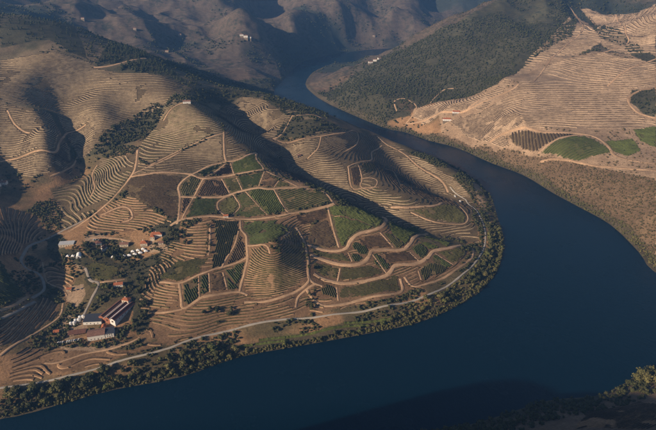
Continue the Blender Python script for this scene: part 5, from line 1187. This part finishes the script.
# ------------------------------------------------------------------ trees and bushes
LEAF = dict(oak=((.040, .047, .019), (.062, .062, .026)), pine=(( .036, .048, .024), (.052, .056, .028)), scrub=((.055, .054, .025), (.135, .102, .050)),
            bush=((.085, .100, .032), (.120, .112, .040)), gold=((.23, .17, .035), (.27, .19, .05)), shore=((.070, .074, .028), (.150, .132, .052)))
def leaf_material(kind, attr):
    m, nt, b = nodes_of('leaves_' + kind + ('_mass' if attr else ''))
    p = worldpos(nt)
    n = noise_node(nt, .7, 3, .6, p)
    if attr:
        a = nt.nodes.new('ShaderNodeAttribute'); a.attribute_name = 'tint'; r = a.outputs['Fac']
    else:
        r = nt.nodes.new('ShaderNodeObjectInfo').outputs['Random']
    c = mixc(nt, r, LEAF[kind][0], LEAF[kind][1])
    c = scaled(nt, c, ramp(nt, n.outputs['Fac'], .6, 1.4, .3, .7))
    nt.links.new(c, b.inputs['Base Color']); b.inputs['Roughness'].default_value = .8; b.inputs['Specular IOR Level'].default_value = .15
    return m
LM = {k: leaf_material(k, False) for k in LEAF}
LMA = {k: leaf_material(k, True) for k in LEAF}
BARK = plain('bark', (.11, .085, .06), .95, .3, 2.0)
_ico = bmesh.new(); bmesh.ops.create_icosphere(_ico, subdivisions=1, radius=1)
ICO_V = np.array([v.co[:] for v in _ico.verts]); ICO_F = np.array([[v.index for v in f.verts] for f in _ico.faces]); _ico.free()
def crown(kind, n_leaf, n_blob, seed, core=True):
    """unit-height crown: lumpy leaf clumps round several lobes -> verts, tris"""
    g = np.random.default_rng(seed)
    V = []; Fc = []; nv = 0
    lobes = []
    for i in range(n_blob):
        if kind == 'pine':
            h = .35 + .6 * i / max(n_blob - 1, 1); rr = .32 * (1.15 - h) + .07
            c = np.array([g.normal(0, .05), g.normal(0, .05), h]); s = np.array([rr, rr, .20])
        else:
            a = g.uniform(0, 6.28); q = g.uniform(.05, .27) if i else 0
            c = np.array([q * math.cos(a), q * math.sin(a), g.uniform(.36, .74) if i else (.60 if n_blob > 1 else .52)])
            s = np.array([1, 1, .85]) * (g.uniform(.17, .28) if n_blob > 1 else g.uniform(.36, .44))
        lobes.append((c, s))
    if core:
        for c, s in lobes:
            jit = g.uniform(.70, 1.0, (len(ICO_V), 1))
            V.append(ICO_V * jit * s * .92 + c); Fc.append(ICO_F + nv); nv += len(ICO_V)
    for i in range(n_leaf):
        c, s = lobes[g.integers(len(lobes))]
        d = g.normal(0, 1, 3); d /= np.linalg.norm(d)
        if d[2] < -.55: d[2] *= -1
        p = c + d * s * g.uniform(.85, 1.18)
        nrm = d + g.normal(0, .45, 3); nrm /= np.linalg.norm(nrm)
        t = np.cross(nrm, [.3, .2, .9]); t /= np.linalg.norm(t); b_ = np.cross(nrm, t)
        r = g.uniform(.045, .085) * (120 / max(n_leaf, 40)) ** .35
        ang = g.uniform(0, 6.28); ca, sa = math.cos(ang), math.sin(ang)
        t, b_ = t * ca + b_ * sa, b_ * ca - t * sa
        V.append(np.array([p + t * r, p + b_ * r * .7 + nrm * r * .3, p - t * r * .9, p - b_ * r * .8])); Fc.append(np.array([[0, 1, 2], [0, 2, 3]]) + nv); nv += 4
    return np.concatenate(V), np.concatenate(Fc)
def trunk_mesh(seed):
    g = np.random.default_rng(seed)
    bm = bmesh.new()
    def limb(a, b, r0, r1, n=6):
        a = Vector(a); b = Vector(b); ax = (b - a).normalized()
        u = ax.orthogonal().normalized(); w = ax.cross(u)
        ring = []
        for pt_, r in ((a, r0), ((a + b) / 2 + u * r0 * .3, (r0 + r1) / 2), (b, r1)):
            ring.append([bm.verts.new(pt_ + u * r * math.cos(6.283 * i / n) + w * r * math.sin(6.283 * i / n)) for i in range(n)])
        for q in range(2):
            for i in range(n): bm.faces.new((ring[q][i], ring[q][(i + 1) % n], ring[q + 1][(i + 1) % n], ring[q + 1][i]))
        bm.faces.new(ring[2])
    limb((0, 0, -.08), (.02, .01, .42), .040, .026)
    for i in range(4):
        a = i * 1.57 + g.uniform(-.4, .4)
        limb((.015, .008, .28 + .04 * i), (.2 * math.cos(a), .2 * math.sin(a), .55 + .05 * i), .020, .008, 5)
    me = bpy.data.meshes.new('trunk'); bm.to_mesh(me); bm.free(); me.materials.append(BARK)
    return me
def tri_mesh(name, V, Fc, mat, smooth=False):
    return new_mesh(name, V, np.asarray(Fc).ravel(), 3, mat, smooth)
TRUNKS = [trunk_mesh(s) for s in range(3)]
CROWNS = {}
for k in ('oak', 'bush', 'shore', 'gold', 'pine'):
    CROWNS[k] = [tri_mesh('crown', *crown('pine' if k == 'pine' else 'oak', 150, 8, 31 * s + len(k)), LM[k]) for s in range(5 if k != 'gold' else 1)]
def tree(kind, x, y, size, label, group, i=0):
    z = hz(x, y)
    r = empty('tree', (x, y, z), float(rng.uniform(0, 6.28)))
    wide = float(rng.uniform(.95, 1.35))
    r.scale = (size * wide, size * wide, size)
    tag(r, label, 'tree', group)
    t = link('trunk', TRUNKS[i % 3], r); c = link('crown', CROWNS[kind][i % len(CROWNS[kind])], r)
    return r
def scatter(poly, n, seed, mind=0.0):
    g = np.random.default_rng(seed); P_ = np.array(poly)
    out = np.zeros((0, 2)); tries = 0
    while len(out) < n and tries < 40:
        p = g.uniform(P_.min(0), P_.max(0), (max(n * 3, 60), 2))
        p = p[inside(poly, p[:, 0], p[:, 1])]
        out = np.concatenate([out, p]); tries += 1
    out = out[:n]
    if mind > 0:
        keep = []
        for p in out:
            if all((p[0] - q[0]) ** 2 + (p[1] - q[1]) ** 2 > mind * mind for q in keep): keep.append(p)
        out = np.array(keep) if keep else out[:1]
    return out
def plant_mass(name, label, kind, pts, sizes, seed=0, n_leaf=26, n_blob=4):
    """a mass of plants too small or too many to pick apart: one object"""
    if len(pts) == 0: return
    g = np.random.default_rng(seed)
    lib = [crown('pine' if kind == 'pine' else 'oak', n_leaf, n_blob, seed * 13 + s) for s in range(6)]
    z = height(pts[:, 0], pts[:, 1])
    VV = []; FF = []; TT = []; nv = 0
    for i, (p, s) in enumerate(zip(pts, sizes)):
        V, Fc = lib[i % 6]
        a = g.uniform(0, 6.28); ca, sa = math.cos(a), math.sin(a); w = g.uniform(1.0, 1.45)
        sq = .85 if kind != 'scrub' else .75
        W_ = np.stack([(V[:, 0] * ca - V[:, 1] * sa) * s * w + p[0], (V[:, 0] * sa + V[:, 1] * ca) * s * w + p[1], (V[:, 2] - .24) * s * sq / .76 + z[i]], 1)
        VV.append(W_); FF.append(Fc + nv); nv += len(V); TT.append(np.full(len(V), g.uniform()))
    me = tri_mesh(name, np.concatenate(VV), np.concatenate(FF), LMA[kind])
    at = me.attributes.new('tint', 'FLOAT', 'POINT'); at.data.foreach_set('value', np.concatenate(TT).astype(np.float32))
    return tag(link(name, me), label, None, None, 'stuff')
road_pts = np.concatenate([spline(p, 8) for k, w, p in ROADS])
def off_road(p, d=4.5):
    ok = np.ones(len(p), bool)
    for i in range(0, len(p), 400):
        q = p[i:i + 400]
        ok[i:i + 400] = (((q[:, None] - road_pts[None]) ** 2).sum(-1).min(1) > d * d)
    return ok
for i, (name, kind, dens, s0, s1, lab, poly) in enumerate(WOODS):
    A_ = abs(sum(poly[k - 1][0] * poly[k][1] - poly[k][0] * poly[k - 1][1] for k in range(len(poly)))) / 2
    n = int(A_ * dens / 100)
    p = scatter(poly, n, 100 + i)
    p = np.array([a for a in p if house_clear(a[0], a[1])]) if name == 'thicket' else p
    p = p[off_road(p, 3.5) & (shore_dist(p[:, 0], p[:, 1]) > 1.5)]
    if name == 'woodland': p = p[fbm(p[:, 0], p[:, 1], 130, 4, 3) > .31]
    s = rng.uniform(s0, s1, len(p)) * rng.uniform(.6, 1.15, len(p)) * (.75 + .5 * fbm(p[:, 0], p[:, 1], 60, 2, 2))
    big = len(p) > 1200
    plant_mass(name, lab, kind, p, s, i, 6 if big else 22, 1 if big else 3)
# shoreline belt of the peninsula
def along_shore(i0, i1, n, d0, d1, seed):
    g = np.random.default_rng(seed)
    q = spline(SHORELINE[i0:i1 + 1], 3.0)
    k = g.integers(0, len(q) - 1, n); t = q[k + 1] - q[k]; t /= np.maximum(np.hypot(*t.T), 1e-6)[:, None]
    nrm = np.stack([-t[:, 1], t[:, 0]], 1)
    return q[k] + nrm * g.uniform(d0, d1, n)[:, None] + g.normal(0, 1, (n, 2))
def thin(p, mind):
    keep = []
    for a in p:
        if all((a[0] - b[0]) ** 2 + (a[1] - b[1]) ** 2 > mind * mind for b in keep): keep.append(a)
    return np.array(keep)
belts = [  # from, to, tries, inner edge, outer edge, kind, size, label
    (0, 2, 520, -1, 30, 'oak', (8, 14), 'dark riverside tree on the bank below the winery'),
    (2, 4, 420, -1, 24, 'oak', (7, 12), 'dark riverside tree on the bank right of the winery'),
    (4, 7, 420, -1, 12, 'shore', (5, 9), 'olive green tree on the waterline below the planted strip'),
    (7, 10, 520, -1, 30, 'shore', (6, 11), 'olive green tree on the bank along the front of the bend'),
    (10, 13, 520, -1, 28, 'shore', (6, 11), 'olive green tree at the outer tip of the river bend'),
]
nt_ = 0
strip_poly = PLOTS[-1][-1]
for bi, (i0, i1, n, d0, d1, kind, (s0, s1), lab) in enumerate(belts):
    p = along_shore(i0, i1, n, d0, d1, 500 + bi)
    p = p[off_road(p, 5.5) & (shore_dist(p[:, 0], p[:, 1]) > -1.2) & ~inside(strip_poly, p[:, 0], p[:, 1])]
    q = thin(p, 5.2)
    for a in q[:42]:
        kd = ('oak', 'shore', 'bush')[int(rng.choice(3, p=(.36, .44, .2) if kind == 'oak' else (.25, .5, .25)))]
        sz = float(rng.uniform(s0 * .7, s1) * rng.uniform(.8, 1.2))
        place_ = lab.replace('olive green ', '').replace('dark ', '').replace('riverside ', '').replace('tree ', '')
        edge = 'waterside' if shore_dist(a[0], a[1]) < 7 else ('roadside' if not off_road(a[None], 13)[0] else 'mid belt')
        lab2 = '%s %s %s tree %s' % ('tall' if sz > (s0 + s1) / 2 else 'low', {'oak': 'dark green', 'shore': 'olive', 'bush': 'bright green'}[kd], edge, place_)
        tree(kd, a[0], a[1], sz, lab2, 'trees ' + place_, nt_); nt_ += 1
    rest = thin(np.concatenate([q[42:], p]) if len(q) > 42 else p, 3.0)
    plant_mass('riverside_bushes', 'bushes between the trees %s' % lab.split(' ', 2)[2].replace('tree ', ''), kind, rest, rng.uniform(s0 * .4, s1 * .55, len(rest)), 40 + bi, 30, 4)
for gi, (n, kind, s0, s1, lab, poly) in enumerate(GROVES):
    p = scatter(poly, n * 3, 700 + gi)
    p = p[off_road(p, 3.0)]
    p = thin(p, 3.5)[:n]
    for a in p:
        if house_clear(a[0], a[1]):
            tree(kind, a[0], a[1], float(rng.uniform(s0, s1)), lab, lab.replace('tree', 'trees', 1), nt_); nt_ += 1
gp = GOLD_TREE
tree('gold', gp[0], gp[1], 8.5, 'single golden yellow tree standing out on the dark river bank', None, 0)
# flank shore, far bank waterline, near bank
def belt_mass(pts, n, d0, d1, kind, s0, s1, seed, name, lab, n_leaf=22):
    g = np.random.default_rng(seed)
    q = spline(pts, 4.0)
    k = g.integers(0, len(q) - 1, n); t = q[k + 1] - q[k]; t /= np.maximum(np.hypot(*t.T), 1e-6)[:, None]
    nrm = np.stack([-t[:, 1], t[:, 0]], 1)
    p = q[k] + nrm * g.uniform(d0, d1, n)[:, None]
    p = p[(shore_dist(p[:, 0], p[:, 1]) > -2.2) & off_road(p, 4)]
    plant_mass(name, lab, kind, p, g.uniform(s0, s1, len(p)), seed, n_leaf, 3)
belt_mass(SHORELINE, 900, -2.6, 3.5, 'shore', 2.6, 6.0, 60, 'riverside_bushes', 'bushes hanging over the water along the whole near shore of the peninsula', 18)
belt_mass(FLANK, 420, -2, 34, 'oak', 4, 8, 61, 'riverside_bushes', 'trees and bushes along the hidden far shore of the peninsula')
belt_mass(RIGHTBANK, 800, -2, 14, 'shore', 3.5, 7, 62, 'riverside_bushes', 'dark green bushes lining the waterline of the far bank')
belt_mass(FARBANK, 500, -40, 40, 'oak', 5, 10, 63, 'riverside_bushes', 'dark trees along the distant river reach')
belt_mass(NEARBANK, 700, -2, 46, 'oak', 5, 9, 64, 'riverside_bushes', 'dark bushes on the near bank at the bottom right', 30)
# hedgerow dots beside tracks and on open ground
g_ = np.random.default_rng(77)
def free_ground(n, lo, hi, thr, wl, most, sd0=10):
    p = g_.uniform(lo, hi, (n, 2)); x_, y_ = p.T
    ok = (shore_dist(x_, y_) > sd0) & (fbm(x_, y_, wl, 3, 4) > thr) & ~on_road(x_, y_)
    for pl in PLOTS: ok &= ~inside(pl[-1], x_, y_)
    for wd in WOODS: ok &= ~inside(wd[-1], x_, y_)
    p = p[ok]
    return np.array([a for a in p if house_clear(a[0], a[1])])[:most]
p = free_ground(70000, (-560, 560), (330, 1300), .43, 55, 6500)
plant_mass('scattered_bushes', 'scattered small bushes on the dry ground between the vineyards', 'oak', p, 2.4 + 5.0 * g_.random(len(p)) ** 2, 81, 6, 1)
p = free_ground(26000, (-1150, 900), (0, 1750), .40, 80, 5000)
p = p[np.hypot(p[:, 0], p[:, 1]) > 1150]
plant_mass('hillside_scrub', 'scrub and small trees on the upper left hillside', 'oak', p, 2.6 + 6.0 * g_.random(len(p)) ** 2, 84, 5, 1)
p = free_ground(26000, (330, 1050), (1300, 2500), .47, 80, 2500)
plant_mass('hillside_scrub', 'scattered scrub on the far bank hillside', 'scrub', p, 2.4 + 5.0 * g_.random(len(p)) ** 2, 85, 5, 1)
k = g_.integers(0, len(road_pts), 2600); p = road_pts[k] + g_.normal(0, 5.0, (2600, 2))
p = p[off_road(p, 4.2) & (np.hypot(p[:, 0], p[:, 1]) < 1400) & (shore_dist(p[:, 0], p[:, 1]) > 6)]
p = np.array([a for a in p if house_clear(a[0], a[1])])[:900]
plant_mass('track_side_bushes', 'small bushes dotted along the vineyard tracks', 'oak', p, g_.uniform(1.5, 3.4, len(p)), 82, 8, 2)
p = g_.uniform((-1300, 1500), (1900, 3700), (40000, 2)); x_, y_ = p.T
ok = (fbm(x_, y_, 420, 5, 5) > .445) & (shore_dist(x_, y_) > 8) & (fbm(x_, y_, 70, 3, 2) > .40) & (np.abs(x_) < y_ * .68)
for pl in PLOTS: ok &= ~inside(pl[-1], x_, y_)
p = p[ok][:8000]
plant_mass('distant_woodland', 'patchy dark woods and scrub on the distant hills', 'oak', p, g_.uniform(5, 11, len(p)), 83, 4, 1)
# ------------------------------------------------------------------ valley haze
def haze():
    bm = bmesh.new(); box_bm(bm, -6600, 6600, -6600, 6600, -14, 620)
    bmesh.ops.recalc_face_normals(bm, faces=bm.faces)
    me = bpy.data.meshes.new('haze'); bm.to_mesh(me); bm.free()
    m = bpy.data.materials.new('haze'); m.use_nodes = True; nt = m.node_tree; nt.nodes.clear()
    out = nt.nodes.new('ShaderNodeOutputMaterial'); v = nt.nodes.new('ShaderNodeVolumePrincipled')
    v.inputs['Color'].default_value = (.20, .46, 1.0, 1); v.inputs['Density'].default_value = HAZE
    v.inputs['Anisotropy'].default_value = .1
    nt.links.new(v.outputs[0], out.inputs['Volume'])
    me.materials.append(m)
    tag(link('haze', me), 'thin blue valley haze', None, None, 'stuff')
haze()
